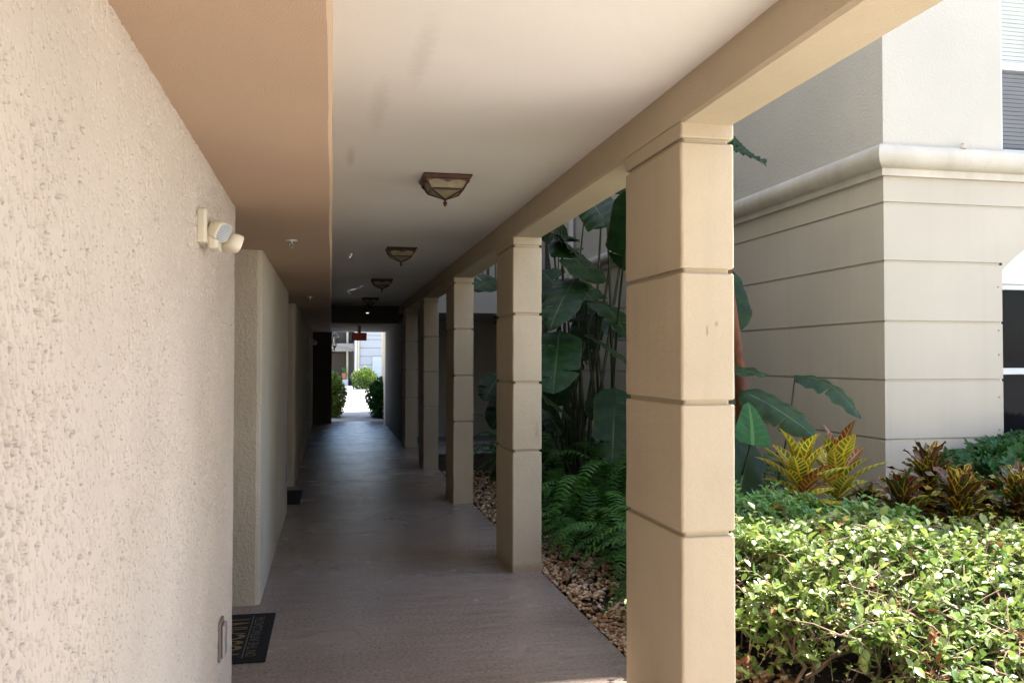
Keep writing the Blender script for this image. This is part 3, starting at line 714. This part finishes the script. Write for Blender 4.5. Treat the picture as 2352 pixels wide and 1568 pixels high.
# ------------------------------------------------------------------ clipped bushes beyond the exit
def bush(name, label, cat, c, rad, n, leaf, mat, stem=True, group=None):
    t = thing(name, label, cat, (c[0], c[1], 0), group)
    mb = MB(); cl = [V((rng.gauss(0, 1), rng.gauss(0, 1), rng.gauss(0, 1))).normalized() for _ in range(14)]
    for k in range(n):
        d = V((rng.gauss(0, 1), rng.gauss(0, 1), rng.gauss(0, 1))).normalized()
        lump = 1+.34*max(d.dot(q) for q in cl)**5-.22
        r_ = (rng.random()**.35)*lump
        p_ = V((c[0]+d.x*rad[0]*r_, c[1]+d.y*rad[1]*r_, max(.03, c[2]+d.z*rad[2]*r_)))
        dr = (d+V((rng.uniform(-.8, .8), rng.uniform(-.8, .8), rng.uniform(-.3, .9)))).normalized(); L = leaf*rng.uniform(.7, 1.3)
        blade(mb, [p_, p_+dr*L*.5+V((0, 0, L*.1)), p_+dr*L], L*.3, (rng.uniform(-.6, .6), rng.uniform(-.6, .6), 1), P_oval, 2, 1, rnd=rng.random())
    mb.build('foliage', mat, t)
    if stem:
        mb = MB()
        for k in range(6):
            a = rng.uniform(0, 6.28); mb.tube([(c[0]+.05*math.cos(a), c[1]+.05*math.sin(a), -.04), (c[0]+rad[0]*.3*math.cos(a), c[1]+rad[1]*.3*math.sin(a), c[2]), (c[0]+rad[0]*.6*math.cos(a), c[1]+rad[1]*.6*math.sin(a), c[2]+rad[2]*.5)], [.015, .01, .004], 5)
        mb.build('stems', M_twig, t)
    return t
gB = 'clipped bushes outside the far opening'
bush('bush', 'sunlit clipped bush left of the path outside the opening', 'bush', (-.02, 25.9, .56), (.46, .9, .64), 5000, .10, M_bush, group=gB)
bush('bush', 'dark green bush right of the path outside the opening', 'bush', (1.50, 25.5, .48), (.48, .9, .60), 5000, .10, M_schef, group=gB)
bush('bush', 'round pale yellow green bush across the driveway', 'bush', (1.85, 49.4, .5), (.72, .6, .66), 3000, .13, M_bush, group=gB)
bush('bush', 'sunlit bush behind the dark one at the driveway edge', 'bush', (2.05, 34, .3), (.5, .6, .45), 1600, .1, M_bush, group=gB)

# ------------------------------------------------------------------ pebbles
mb = MB()
ico = [(0,0,-1),(.72,-.53,-.45),(-.28,-.85,-.45),(-.89,0,-.45),(-.28,.85,-.45),(.72,.53,-.45),(.28,-.85,.45),(-.72,-.53,.45),(-.72,.53,.45),(.28,.85,.45),(.89,0,.45),(0,0,1)]
icf = [(0,1,2),(1,0,5),(0,2,3),(0,3,4),(0,4,5),(1,5,10),(2,1,6),(3,2,7),(4,3,8),(5,4,9),(1,10,6),(2,6,7),(3,7,8),(4,8,9),(5,9,10),(6,10,11),(7,6,11),(8,7,11),(9,8,11),(10,9,11)]
import bmesh
bm = bmesh.new(); bmesh.ops.create_icosphere(bm, subdivisions=2, radius=1); sph = [v.co.copy() for v in bm.verts]; spf = [tuple(v.index for v in f.verts) for f in bm.faces]; bm.free()
n = 0
while n < 6500:
    y = 3.6+9.2*rng.random()**1.6; wd = .62+.22*mnoise.noise(V((y*1.3, 0, 0))); x = 1.60+wd*rng.random()**1.25
    if mnoise.noise(V((x*3.2, y*3.2, 9))) < -.28 and rng.random() < .8: continue
    s_ = rng.uniform(.009, .018)*(1 if rng.random() < .8 else 1.45); q = rng.uniform(0, 6.28)
    sx, sy, sz = s_*rng.uniform(.9, 1.35), s_*rng.uniform(.75, 1.05), s_*rng.uniform(.5, .75); z = -.035+s_*.35+rng.random()*.03
    vs = []; o_ = rng.random()*50; tl = rng.uniform(-.5, .5)
    src, fc = (sph, spf) if y < 7.6 else ([V(c_) for c_ in ico], icf)
    for c_ in src:
        k = 1+.22*mnoise.noise(c_*1.2+V((o_, 0, 0))); a, b_, d = c_.x*sx*k, c_.y*sy*k, c_.z*sz*k; d += a*tl
        vs.append((x+a*math.cos(q)-b_*math.sin(q), y+a*math.sin(q)+b_*math.cos(q), z+d))
    mb.add(vs, fc, rnd=rng.random()); n += 1
M_peb, _nt, _b = newmat('river pebbles'); _a = nd(_nt, 'ShaderNodeAttribute', attribute_name='rnd')
_r = nd(_nt, 'ShaderNodeValToRGB', {0: _a.outputs['Fac']}); _e = _r.color_ramp.elements
_e[0].position = 0; _e[0].color = (.20, .09, .04, 1); _e[1].position = 1; _e[1].color = (.78, .72, .62, 1)
for ps, cc in ((.25, (.38, .19, .09, 1)), (.5, (.54, .34, .18, 1)), (.75, (.58, .43, .27, 1)), (.92, (.62, .52, .38, 1))): e = _e.new(ps); e.color = cc
_nz = nd(_nt, 'ShaderNodeTexNoise', {'Vector': pos(_nt), 'Scale': 90., 'Detail': 4.})
_nt.links.new(mixc(_nt, ramp(_nt, _nz.outputs['Fac'], .5, .95), _r.outputs[0], (.20, .12, .07)), _b.inputs['Base Color']); _b.inputs['Roughness'].default_value = .55
tag(mb.build('pebbles', M_peb, smooth=True), 'brown and cream river pebbles strewn along the walkway edge', 'pebbles', kind='stuff')

# ------------------------------------------------------------------ ferns
def frond(mb, base, az, L, lift, droop, rnd, wid=.112):
    d = V((math.cos(az), math.sin(az), 0)); base = V(base)
    p1 = base+d*L*.35+V((0, 0, L*lift)); p2 = base+d*L*.75+V((0, 0, L*(lift*1.05-droop*.3))); p3 = base+d*L*.98+V((0, 0, L*(lift*.75-droop)))
    pts = [base, p1, p2, p3]; n = 28; sd0 = d.cross(V((0, 0, 1)))
    for i in range(2, n):
        t = i/n; c = bez(pts, t); T = (bez(pts, min(1, t+.01))-bez(pts, t-.01)).normalized(); sd = T.cross(V((0, 0, 1))).normalized(); nm = sd.cross(T)
        w = wid*L/.6*min(1, (t*4)**.7)*max(.12, (1-t)**.55)
        for s_ in (-1, 1):
            e = c+(sd*s_*.93+T*.34).normalized()*w-nm*w*rng.uniform(.05, .3); pw = L/n*.44; mid = (c+e)/2+nm*w*.06
            b = len(mb.v)
            mb.add([c-T*pw*.7, c+T*pw*.7, mid+T*pw*.95, mid-T*pw*.6, e], [(0, 1, 2, 3), (3, 2, 4)], [(0, 0), (0, 1), (.5, 1), (.5, 0), (1, .5)], rnd*rng.uniform(.7, 1))
def fern(label, x, y, n, L, seed, lean=0):
    t = thing('fern', label, 'fern', (x, y, -.04), 'ferns in the shaded bed')
    mb = MB(); st = MB()
    for k in range(n):
        az = 6.283*k/n+rng.uniform(-.3, .3); l = L*rng.uniform(.7, 1.15); rn = rng.random()
        lift = rng.uniform(.35, 1.0); dr = rng.uniform(.1, .6); b0 = (x+.03*math.cos(az), y+.03*math.sin(az), -.03)
        frond(mb, b0, az, l, lift, dr, rn)
        d = V((math.cos(az), math.sin(az), 0)); b0 = V(b0); pts = [b0, b0+d*l*.35+V((0, 0, l*lift)), b0+d*l*.75+V((0, 0, l*(lift*1.05-dr*.3))), b0+d*l*.98+V((0, 0, l*(lift*.75-dr)))]
        st.tube([bez(pts, q/6) for q in range(7)], [.004, .0035, .003, .0025, .002, .0015, .001], 4)
    mb.build('fronds', M_fern, t); st.build('stalks', M_stalk, t); return t
FN = [('fern pressed against the right edge of the second pillar', 2.12, 7.15, 30, .62), ('fern behind the one at the second pillar, below the dark leaves', 2.3, 8.5, 30, .75), ('bright green fern spilling over the pebbles beside the nearest pillar', 2.36, 5.1, 36, .86), ('fern on the pebble edge just behind the nearest bright one', 2.36, 6.3, 34, .78),
      ('low fern close to the right side of the second pillar', 2.42, 7.7, 32, .80), ('tall fern rising below the paddle leaf stalks', 2.95, 8.3, 34, 1.0),
      ('fern in the middle of the bed between the first two pillars', 3.0, 6.9, 34, .92), ('dark fern against the foot of the neighbouring wall', 3.7, 8.0, 30, .9),
      ('dim fern behind the tall one, before the downpipe', 3.35, 10.1, 30, .95), ('fern over the mulch just right of the third pillar', 2.62, 10.4, 30, .8),
      ('small round fern on the pebbles left of the second pillar', 2.2, 8.9, 28, .46), ('dark fern deep in the gap left of the second pillar', 2.7, 12.6, 30, 1.0),
      ('darkest fern at the foot of the rear wall', 3.3, 13.6, 26, 1.0), ('fern hidden behind the nearest pillar, its tips showing on the left', 2.85, 5.75, 32, .78)]
for i, (lb, x, y, n_, L) in enumerate(FN): fern(lb, x, y, n_, L, i)

# ------------------------------------------------------------------ paddle leaved plants (giant bird of paradise)
def leaf_big(mb, st, root, joint, tip, width, up, bow=.1, tears=6, r0_=.022, rnd=None, curl=.15, fold=.12, stem_bow=(0, 0, 0)):
    root, joint, tip = V(root), V(joint), V(tip); up = V(up)
    mid = (joint+tip)/2+up.normalized()*bow*(tip-joint).length
    tr = [(rng.uniform(.12, .93), rng.choice((-1, 1))) for _ in range(tears)]
    blade(mb, [joint, mid, tip], width, up, P_big, 26, 3, fold, .008, curl, rng.random() if rnd is None else rnd, tr)
    mm = (root+joint)/2+V(stem_bow)
    st.tube([bez([root, mm, joint], k/8) for k in range(9)]+[bez([joint, mid, tip], .35), bez([joint, mid, tip], .8)], [r0_*(1-.07*k) for k in range(9)]+[r0_*.25, r0_*.08], 7)
t = thing('paddle_plant', 'tall clump of paddle leaves on long stalks between the first two pillars', 'plant', (3.1, 10., 0))
lf, st = MB(), MB(); D = 9.6
bs = [at(1335+rng.uniform(-25, 25), 1085, D+rng.uniform(-.5, .5)) for _ in range(6)]; bs = [V((b.x, b.y, -.05)) for b in bs]
bs2 = [V((p_.x, p_.y, -.05)) for p_ in (at(1395+rng.uniform(-20, 20), 1085, D+.1*k-.2) for k in range(6))]
spec = [  # joint, tip, depth joint, depth tip, half width, up, bow, tears, base set
 ((1372, 652), (1272, 548), 9.0, 9.6, .25, (.35, -1, .55), .06, 7, 1), ((1395, 520), (1352, 452), 8.6, 9.2, .20, (-.5, -1, .4), .05, 3, 1),
 ((1330, 590), (1238, 520), 9.6, 9.2, .20, (.1, -.5, 1), .12, 5, 0), ((1322, 640), (1262, 760), 9.3, 8.6, .22, (-.6, -1, .35), .12, 6, 0),
 ((1345, 690), (1440, 780), 9.2, 8.4, .17, (.2, -.6, 1), .25, 8, 1), ((1300, 690), (1240, 620), 9.8, 10.2, .22, (-.2, -.7, .8), .15, 6, 0),
 ((1360, 720), (1332, 828), 9.4, 9.1, .19, (.1, -1, .25), .10, 6, 1), ((1285, 760), (1270, 905), 9.0, 8.4, .25, (-.3, -1, .3), .10, 3, 0),
 ((1345, 770), (1450, 845), 8.9, 7.8, .10, (.4, -.5, 1), .06, 1, 1), ((1310, 960), (1205, 880), 8.8, 8.2, .13, (.1, -.7, 1), .05, 1, 0),
 ((1412, 890), (1405, 1075), 8.7, 8.3, .21, (-.2, -1, .1), .06, 5, 1), ((1380, 915), (1352, 960), 9.1, 8.9, .13, (.2, -1, .2), .1, 1, 1),
 ((1300, 640), (1385, 720), 9.8, 9.4, .24, (.2, -.9, .6), .15, 8, 0), ((1270, 700), (1380, 700), 10.2, 9.9, .23, (0, -.8, .7), .2, 8, 0),
 ((1335, 800), (1260, 860), 9.6, 9.2, .2, (-.2, -1, .3), .1, 4, 0), ((1250, 880), (1225, 990), 9.8, 9.4, .24, (0, -1, .2), .1, 4, 0),
 ((1430, 620), (1470, 420), 8.2, 7.6, .22, (-.5, -1, .3), .06, 3, 1), ((1275, 930), (1310, 845), 9.2, 9.0, .12, (-.2, -1, .3), .1, 0, 0),
 ((1255, 560), (1285, 500), 10.4, 10.8, .2, (0, -1, .3), .1, 4, 0), ((1240, 940), (1290, 1000), 9.3, 8.9, .12, (.1, -.8, .6), .2, 1, 0)]
for j, tp, dj, dt, wd, up, bw, nt_, bsi in spec:
    root = rng.choice(bs2 if bsi else bs)
    leaf_big(lf, st, root, at(j[0], j[1], dj), at(tp[0], tp[1], dt), wd, up, bw, nt_, .024, stem_bow=(rng.uniform(-.1, .1), rng.uniform(-.2, .1), .1))
for k in range(5):  # high leaves out of view, added to block sky light over the courtyard
    a = k*2.4; z = rng.uniform(3.3, 4.6); c_ = V((2.95+.5*math.cos(a), 9.6+.9*math.sin(a), z)); e = c_+V((.8*math.cos(a), 1.0*math.sin(a), rng.uniform(-.1, .5)))
    if e.x > 4.25: e.x = 4.25
    leaf_big(lf, st, rng.choice(bs+bs2), c_, e, .30, (rng.uniform(-.3, .3), rng.uniform(-.3, .3), 1), .15, 6, .024)
lf.build('leaves', M_strel, t, smooth=True); st.build('stalks', M_stalk, t, smooth=True)
# smaller clump behind the second pillar
t = thing('paddle_plant', 'smaller dark paddle leaved plant half hidden behind the second pillar', 'plant', (2.6, 11.6, 0))
lf, st = MB(), MB(); rt = V((at(1200, 1000, 11.6).x, 11.6, -.05))
for j, tp, dj, dt, wd, up, bw, nt_ in [((1150, 860), (1112, 920), 11.2, 10.8, .17, (-.2, -1, .5), .2, 3), ((1160, 900), (1130, 985), 11.4, 11, .16, (.1, -1, .3), .2, 3), ((1200, 880), (1140, 860), 11.6, 11.4, .2, (0, -1, .5), .2, 3),
      ((1155, 650), (1085, 668), 11.8, 11.3, .2, (0, -.9, .7), .3, 1), ((1190, 760), (1230, 640), 11.8, 12.2, .25, (0, -1, .3), .1, 3)]:
    leaf_big(lf, st, rt+V((rng.uniform(-.1, .1), rng.uniform(-.1, .1), 0)), at(j[0], j[1], dj), at(tp[0], tp[1], dt), wd, up, bw, nt_, .02)
for k in range(7):  # further leaves added behind the pillar to dim the walkway
    a = k*2.4; z = rng.uniform(1.5, 3.6); c_ = V((3.15+.35*math.cos(a), 12.0+1.1*math.sin(a), z)); e = c_+V((.55*math.cos(a), .9*math.sin(a), rng.uniform(-.4, .4)))
    leaf_big(lf, st, V((3.1, 12., -.05)), c_, e, .26, (rng.uniform(-.5, .3), rng.uniform(-.6, .3), 1), .15, 6, .022)
lf.build('leaves', M_strel, t, smooth=True); st.build('stalks', M_stalk, t, smooth=True)

# plant right of the nearest pillar
t = thing('paddle_plant', 'drooping paddle leaves right of the nearest pillar, against the grooved wall', 'plant', (2.85, 6.1, 0))
lf, st = MB(), MB(); rt = V((at(1715, 1100, 6.0).x, 6.0, -.05))
leaf_big(lf, st, rt, at(1826, 862, 5.9), at(1976, 962, 5.55), .12, (.2, -.55, 1), .30, 1, .013, .3, .4, .2, (.12, 0, .05))
leaf_big(lf, st, rt, at(1702, 896, 5.7), at(1874, 1004, 5.3), .12, (-.1, -.8, .75), .10, 1, .013, .5, .25, .1)
leaf_big(lf, st, rt, at(1640, 850, 5.9), at(1762, 862, 5.7), .075, (.1, -.6, 1), .12, 0, .012, .4, .3, .2)
leaf_big(lf, st, rt, at(1722, 1008, 5.6), at(1690, 1160, 5.25), .17, (.1, -1, .12), .03, 0, .012, .2, .1, .05)
leaf_big(lf, st, rt, at(1700, 760, 6.0), at(1640, 600, 6.2), .14, (-.2, -1, .3), .1, 2, .014)
lf.build('leaves', M_strel, t, smooth=True); st.build('stalks', M_stalk, t, smooth=True)
t = thing('elephant_ear', 'single broad heart shaped leaf beside the nearest pillar', 'plant', (2.75, 5.7, 0))
lf, st = MB(), MB(); j = at(1722, 924, 5.35); tp = at(1728, 1022, 5.2)
M_ear = leafmat('heart shaped leaf', ((.015, .07, .018), (.03, .11, .025)), .55, .15, vein=((.06, .14, .04), 7, .0), spec=.15)
blade(lf, [tp+V((0, 0, .0)), (j+tp)/2+V((0, -.03, 0)), j+V((0, .02, 0))], .15, (0.1, -1, .2), P_heart, 10, 3, .12, 0, .1, .4)
st.tube([V((j.x, 5.7, -.05)), V((j.x, 5.6, .6)), tp+V((0, .03, 0))], [.012, .01, .006], 6)
lf.build('leaf', M_ear, t, smooth=True); st.build('stalk', M_stalk, t)
# slender palm behind the nearest pillar
pb = at(1706, 900, 6.0)
t = thing('palm', 'red brown palm trunk behind the nearest pillar with one frond tip above', 'palm', (pb.x, 6., 0))
mb = MB(); q1, q2 = at(1701, 860, 6.), at(1662, 560, 6.); mb.tube([(pb.x+.02, 6, -.05), (pb.x+.015, 6, .7), q1, q1.lerp(q2, .5), q2, q2+V((-.06, .05, .9))], [.06, .055, .042, .036, .036, .03], 9); mb.build('trunk', M_redbark, t, smooth=True)
mb = MB(); top = q2+V((-.06, .05, .9))
def palm_frond(mb, a, m_, b, ll, n=16):
    for i in range(2, n+1):
        tt = i/n; c = bez([a, m_, b], tt); T = (bez([a, m_, b], min(1, tt+.02))-bez([a, m_, b], tt-.02)).normalized(); sd = T.cross(V((0, 0, 1))).normalized()
        for s_ in (-1, 1):
            e = c+(sd*s_*.7+T*.8+V((0, 0, -.15))).normalized()*ll*(1-.45*tt); blade(mb, [c, (c+e)/2+V((0, 0, .015)), e], ll*.24, (0, -.6, 1), P_lance, 3, 1, .2, rnd=rng.random())
    mb.tube([bez([a, m_, b], k/8) for k in range(9)], [.012*(1-k/9)+.002 for k in range(9)], 5)
palm_frond(mb, top, at(1668, 330, 5.6), at(1740, 366, 5.5), .17, 11)
for k in range(4):
    a = 2.6+k*.45; palm_frond(mb, top, top+V((math.cos(a)*.3, math.sin(a)*.3, .35)), top+V((math.cos(a)*.8, math.sin(a)*.7, .1)), .16)
mb.build('fronds', M_palm, t)

# ------------------------------------------------------------------ crotons
def croton(label, c, H, n, L, W, mats, spread=1., wavy=.0, group='crotons behind the hedge', tops=None):
    t = thing('croton', label, 'croton', (c.x, c.y, 0), group)
    st = MB(); mbs = [MB() for _ in mats]; crown = V((c.x+rng.uniform(-.09, .09), c.y+rng.uniform(-.08, .04), H*rng.uniform(.56, .66)))
    st.tube([(c.x, c.y, -.05), (c.x+.02, c.y, H*.3), crown, crown+V((0, 0, H*.25))], [.012, .010, .008, .004], 6)
    for k in range(n):
        u = (k+.5)/n; az = k*2.4+rng.uniform(-.3, .3); el = R(78-95*u+rng.uniform(-10, 10)); l = L*rng.uniform(.8, 1.15)
        b0 = crown+V((0, 0, H*.22*(1-u)-H*.12*u))
        d = V((math.cos(az)*math.cos(el), math.sin(az)*math.cos(el), math.sin(el)))
        m_ = b0+d*l*.55+V((0, 0, .03)); e = b0+d*l+V((math.cos(az), math.sin(az), -.6))*l*.14*spread
        out = V((math.cos(az), math.sin(az), 0)); up = (V((0, 0, 1))*math.cos(el)-out*math.sin(el))
        w = rng.choices(range(len(mats)), [m_w for _, m_w in mats])[0]
        blade(mbs[w], [b0, m_, e], W*rng.uniform(.8, 1.2), up, P_lance, 9, 2, .3, wavy, .0, rng.random(), twist=rng.uniform(-1, 1)*wavy*60)
    for (m_, _), b_ in zip(mats, mbs):
        if b_.v: b_.build('leaves', m_, t, smooth=True)
    st.build('stem', M_bark, t)
ym = [(M_croy, .88), (M_croo, .12)]
croton('left of the two yellow veined crotons, beside the heart shaped leaf', at(1802, 1130, 5.35), 1.0, 36, .33, .060, ym)
croton('right of the two yellow veined crotons, nearer the wall corner', at(1905, 1100, 5.75), 1.08, 28, .36, .062, ym)
dm = [(M_crod, .75), (M_crog, .25)]; gm = [(M_crog, .55), (M_crod, .45)]
croton('dark red croton before the corner of the neighbouring wall', at(2035, 1150, 5.3), .88, 60, .25, .040, dm, 1.2, .012)
croton('dark green and red croton right of the wall corner', at(2122, 1150, 5.6), .92, 60, .26, .040, dm, 1.2, .012)
croton('gold edged curly croton in front of the dark green shrub', at(2212, 1165, 5.15), .86, 70, .26, .042, gm, 1.2, .014)
croton('orange tinted curly croton at the right edge of the picture', at(2320, 1165, 5.2), .84, 64, .26, .042, gm, 1.2, .014)
croton('small gold croton low beside the hedge top', at(2080, 1190, 5.0), .66, 36, .18, .036, gm, 1.2, .012)
croton('low dark croton between the yellow pair', at(1955, 1150, 5.55), .74, 40, .22, .04, [(M_crod, 1)], 1.2, .01)

# ------------------------------------------------------------------ dark green shrub under the window
t = thing('dark_shrub', 'dense dark green shrub under the ground floor window', 'shrub', (5.2, 5.75, 0))
mb, st = MB(), MB()
for k in range(1400):
    x = rng.uniform(4.66, 6.6); y = rng.uniform(5.5, 6.2)
    top = min(1.06, .78+.24*max(0, x-4.62)**.5+.04*mnoise.noise(V((x*6, y*6, 0)))); z = top-abs(rng.gauss(0, .16)) if rng.random() < .75 else rng.uniform(.4, top)
    if z < .3: continue
    c = V((x, y, z)); 
    d0 = V((rng.uniform(-.6, .6), rng.uniform(-.9, .2), rng.uniform(.1, .9))).normalized()
    nl = 7; ax = d0.cross(V((.3, .2, 1))).normalized(); ay = d0.cross(ax)
    for q in range(nl):
        a = 6.283*q/nl+k; dr = (ax*math.cos(a)+ay*math.sin(a))*.9+d0*.25; L = rng.uniform(.07, .11)
        blade(mb, [c, c+dr*L*.5+V((0, 0, .008)), c+dr*L+V((0, 0, -.012))], L*.19, d0, P_oval, 3, 1, .15, rnd=rng.random())
    if k % 6 == 0: st.tube([(5.2+.5*(x-5.2), 5.8+.4*(y-5.8), -.05), ((x+5.2+.5*(x-5.2))/2, y, z*.5), c], [.010, .008, .003], 5)
mb.build('leaves', M_schef, t); st.build('stems', M_twig, t)

# ------------------------------------------------------------------ hedge
def hedge_leaf(mb, c, d, L, rnd, up):
    blade(mb, [c, c+d*L*.5+up*L*.05, c+d*L-up*L*.08], L*.30, up, P_oval, 3, 1, .22, rnd=rnd)
t = thing('hedge', 'sunlit small leaved hedge with bare twigs in front of the crotons', 'hedge', (3., 4.5, 0))
lv, dv, st = MB(), MB(), MB()
def htop(x, y): return .80-.065*(x-1.8)-.66*max(0, 4.22-y)**1.15+.085*mnoise.noise(V((x*2.3, y*2.3, 1)))+.03*mnoise.noise(V((x*7, y*7, 2)))
def hfront(x): return 3.80-.55*min(1, max(0, (x-2.25)/.6))
shoots = []
for k in range(60):      # main stems fork upward to twig ends
    x = 1.95+2.9*rng.random(); y = rng.uniform(hfront(x)+.12, 4.45); b0 = V((x, y, -.05))
    kn = b0+V((rng.uniform(-.16, .16), rng.uniform(-.12, .12), rng.uniform(.14, .36))); kn.z = min(kn.z, max(.08, htop(kn.x, kn.y)-.12)); r_ = rng.uniform(.004, .013)
    st.tube([b0, b0.lerp(kn, .35)+V((rng.uniform(-.05, .05), rng.uniform(-.03, .03), 0)), b0.lerp(kn, .7)+V((rng.uniform(-.05, .05), 0, 0)), kn], [r_*1.15, r_, r_*.95, r_*.9], 6)
    for q in range(rng.choice((3, 4, 4))):
        e = kn+V((rng.uniform(-.26, .26), rng.uniform(-.30, .22), rng.uniform(.10, .30))); e.z = min(e.z, htop(e.x, e.y)-.04); st.tube([kn, kn.lerp(e, .5)+V((rng.uniform(-.05, .05), rng.uniform(-.05, .05), .03)), e], [r_*.75, r_*.6, r_*.4], 5)
        for w in range(6):
            f = e+V((rng.uniform(-.22, .22), rng.uniform(-.24, .18), rng.uniform(-.12, .22))); f.z = min(f.z, htop(f.x, f.y)); f.y = max(min(f.y, 4.65), hfront(f.x)-.05)
            st.tube([e, e.lerp(f, .5)+V((0, 0, rng.uniform(-.02, .03))), f], [max(.0025, r_*.35), max(.002, r_*.28), .0012], 4); shoots.append((e, f))
for k in range(2300):    # leafy shoots at the surface
    x = 1.74+3.3*rng.random(); yf = hfront(x)
    if k % 6 < 5: y = rng.uniform(yf, 4.66); z = htop(x, y)-(.01+abs(rng.gauss(0, .05)))
    else: y = yf+abs(rng.gauss(0, .12)); z = rng.uniform(.2 if x < 2.6 else .04, max(.25, htop(x, y)-.03))
    if mnoise.noise(V((x*2.9, y*2.9, z*2.9+7))) < -.25: continue
    a = V((x, y, z-.10)); f = a+V((rng.uniform(-.08, .08), rng.uniform(-.10, .05), rng.uniform(.04, .15))); shoots.append((a, f)); st.tube([a, f], [.0022, .0012], 4)
for k in range(240):     # bare pale twigs
    x = 1.85+3.*rng.random(); y = rng.uniform(hfront(x), 4.4); a = V((x, y, htop(x, y)-rng.uniform(.02, .3))); f = a+V((rng.uniform(-.22, .22), rng.uniform(-.15, .1), rng.uniform(-.04, .09))); f.z = min(f.z, htop(f.x, f.y)+.02)
    m_ = a.lerp(f, .5)+V((rng.uniform(-.03, .03), 0, rng.uniform(-.03, .03))); st.tube([a, m_, f], [.0035, .003, .0016], 4)
for a, f in shoots:
    n_ = rng.choice((5, 6, 7, 8)); ax = (f-a).normalized(); dead = rng.random() < .03
    tone = rng.random()
    for q in range(n_):
        tt = .25+.78*q/n_; c = a.lerp(f, tt); az = q*2.4+rng.uniform(-.4, .4)
        sd = Matrix.Rotation(az, 3, ax) @ ax.orthogonal().normalized(); d = (sd*.85+ax*.45+V((0, 0, rng.uniform(-.25, .25)))).normalized(); L = rng.uniform(.024, .062)*(1.35 if rng.random() < .12 else 1)
        up = (V((rng.uniform(-.5, .5), rng.uniform(-.5, .5), 1))-d*.2).normalized()
        hedge_leaf(dv if dead else lv, c, d, L, min(1, max(0, (tone*.6+.45*rng.random()  )**1.3+.25*(tt-.6))), up)
lv.build('leaves', M_hedge, t); dv.build('dead_leaves', M_dead, t, label='curled dead brown leaves'); st.build('twigs', M_twig, t)
# shaded low shrub behind the hedge
t = thing('low_shrub', 'shaded bright green low shrub between the hedge and the yellow croton', 'shrub', (2.6, 5.2, 0))
mb, st = MB(), MB()
for k in range(420):
    x = rng.uniform(1.9, 3.5); y = rng.uniform(4.6, 5.15); top = .90-.16*(x-1.9)/1.2+.15*mnoise.noise(V((x*5, y*5, 4)))
    z = top-abs(rng.gauss(0, .09)); a = V((x, y, z-.09)); f = V((x+rng.uniform(-.05, .05), y+rng.uniform(-.06, .04), z)); st.tube([a, f], [.002, .001], 4)
    if k % 5 == 0: st.tube([(x, y, -.05), (x+.03, y, z*.5), a], [.005, .004, .002], 4)
    for q in range(7):
        ax = (f-a).normalized(); c = a.lerp(f, .3+.7*q/7); sd = Matrix.Rotation(q*2.4, 3, ax) @ ax.orthogonal().normalized(); d = (sd*.8+ax*.5).normalized()
        hedge_leaf(mb, c, d, rng.uniform(.03, .05), rng.random(), V((0, -.3, 1)))
mb.build('leaves', M_low_g, t); st.build('stems', M_twig, t)
# strap leaved tuft at the lower right
t = thing('strap_grass', 'tuft of thin striped strap leaves inside the hedge at lower right', 'plant', (3.6, 4.1, 0)); mb = MB()
for k in range(70):
    x = rng.uniform(3.1, 4.2); y = rng.uniform(3.75, 4.5); a = rng.uniform(0, 6.28); L = rng.uniform(.3, .5); b0 = V((x, y, -.04)); e = b0+V((math.cos(a)*L*.5, math.sin(a)*L*.5, L*.75))
    blade(mb, [b0, b0+V((math.cos(a)*L*.1, math.sin(a)*L*.1, L*.7)), e], .007, (math.cos(a), math.sin(a), .4), P_lance, 5, 1, .2, rnd=rng.random())
mb.build('leaves', M_grass, t)
# fallen leaves on the soil under the hedge
mb = MB()
for k in range(500):
    x = rng.uniform(1.7, 4.6); y = rng.uniform(3.2, 5.6); a = rng.uniform(0, 6.28); L = rng.uniform(.02, .055); b0 = V((x, y, -.02+rng.uniform(0, .015)))
    blade(mb, [b0, b0+V((math.cos(a)*L*.5, math.sin(a)*L*.5, .012)), b0+V((math.cos(a)*L, math.sin(a)*L, rng.uniform(0, .02)))], L*.33, (rng.uniform(-.3, .3), rng.uniform(-.3, .3), 1), P_oval, 3, 1, .3, rnd=rng.random())
tag(mb.build('fallen_leaves', M_dead), 'dry fallen leaves lying on the soil under the hedge', 'leaf litter', kind='stuff')

# ------------------------------------------------------------------ light
AZ, EL = R(70), R(65)
sd = bpy.data.lights.new('sun', 'SUN'); sd.energy = 5; sd.angle = R(.53); sd.color = (1, .95, .87)
so = bpy.data.objects.new('sun', sd); C.objects.link(so)
tosun = V((math.sin(AZ)*math.cos(EL), math.cos(AZ)*math.cos(EL), math.sin(EL)))
so.rotation_euler = tosun.to_track_quat('Z', 'Y').to_euler(); so.location = (10, 6, 20)
W = bpy.data.worlds.new('World'); bpy.context.scene.world = W; W.use_nodes = True
nt = W.node_tree; sk = nt.nodes.new('ShaderNodeTexSky'); sk.sky_type = 'NISHITA'; sk.sun_disc = False; sk.sun_elevation = EL; sk.sun_rotation = AZ
nt.links.new(sk.outputs[0], nt.nodes['Background'].inputs[0]); nt.nodes['Background'].inputs[1].default_value = .15
sc = bpy.context.scene
sc.view_settings.view_transform = 'Standard'; sc.view_settings.look = 'None'; sc.view_settings.gamma = 1; sc.view_settings.use_curve_mapping = False
sc.view_settings.exposure = 2.15
sc.render.engine = 'CYCLES'; cy = sc.cycles
cy.max_bounces = 10; cy.diffuse_bounces = 4; cy.glossy_bounces = 4; cy.transmission_bounces = 4; cy.use_denoising = True; cy.sample_clamp_indirect = 8
cy.caustics_reflective = False; cy.caustics_refractive = False
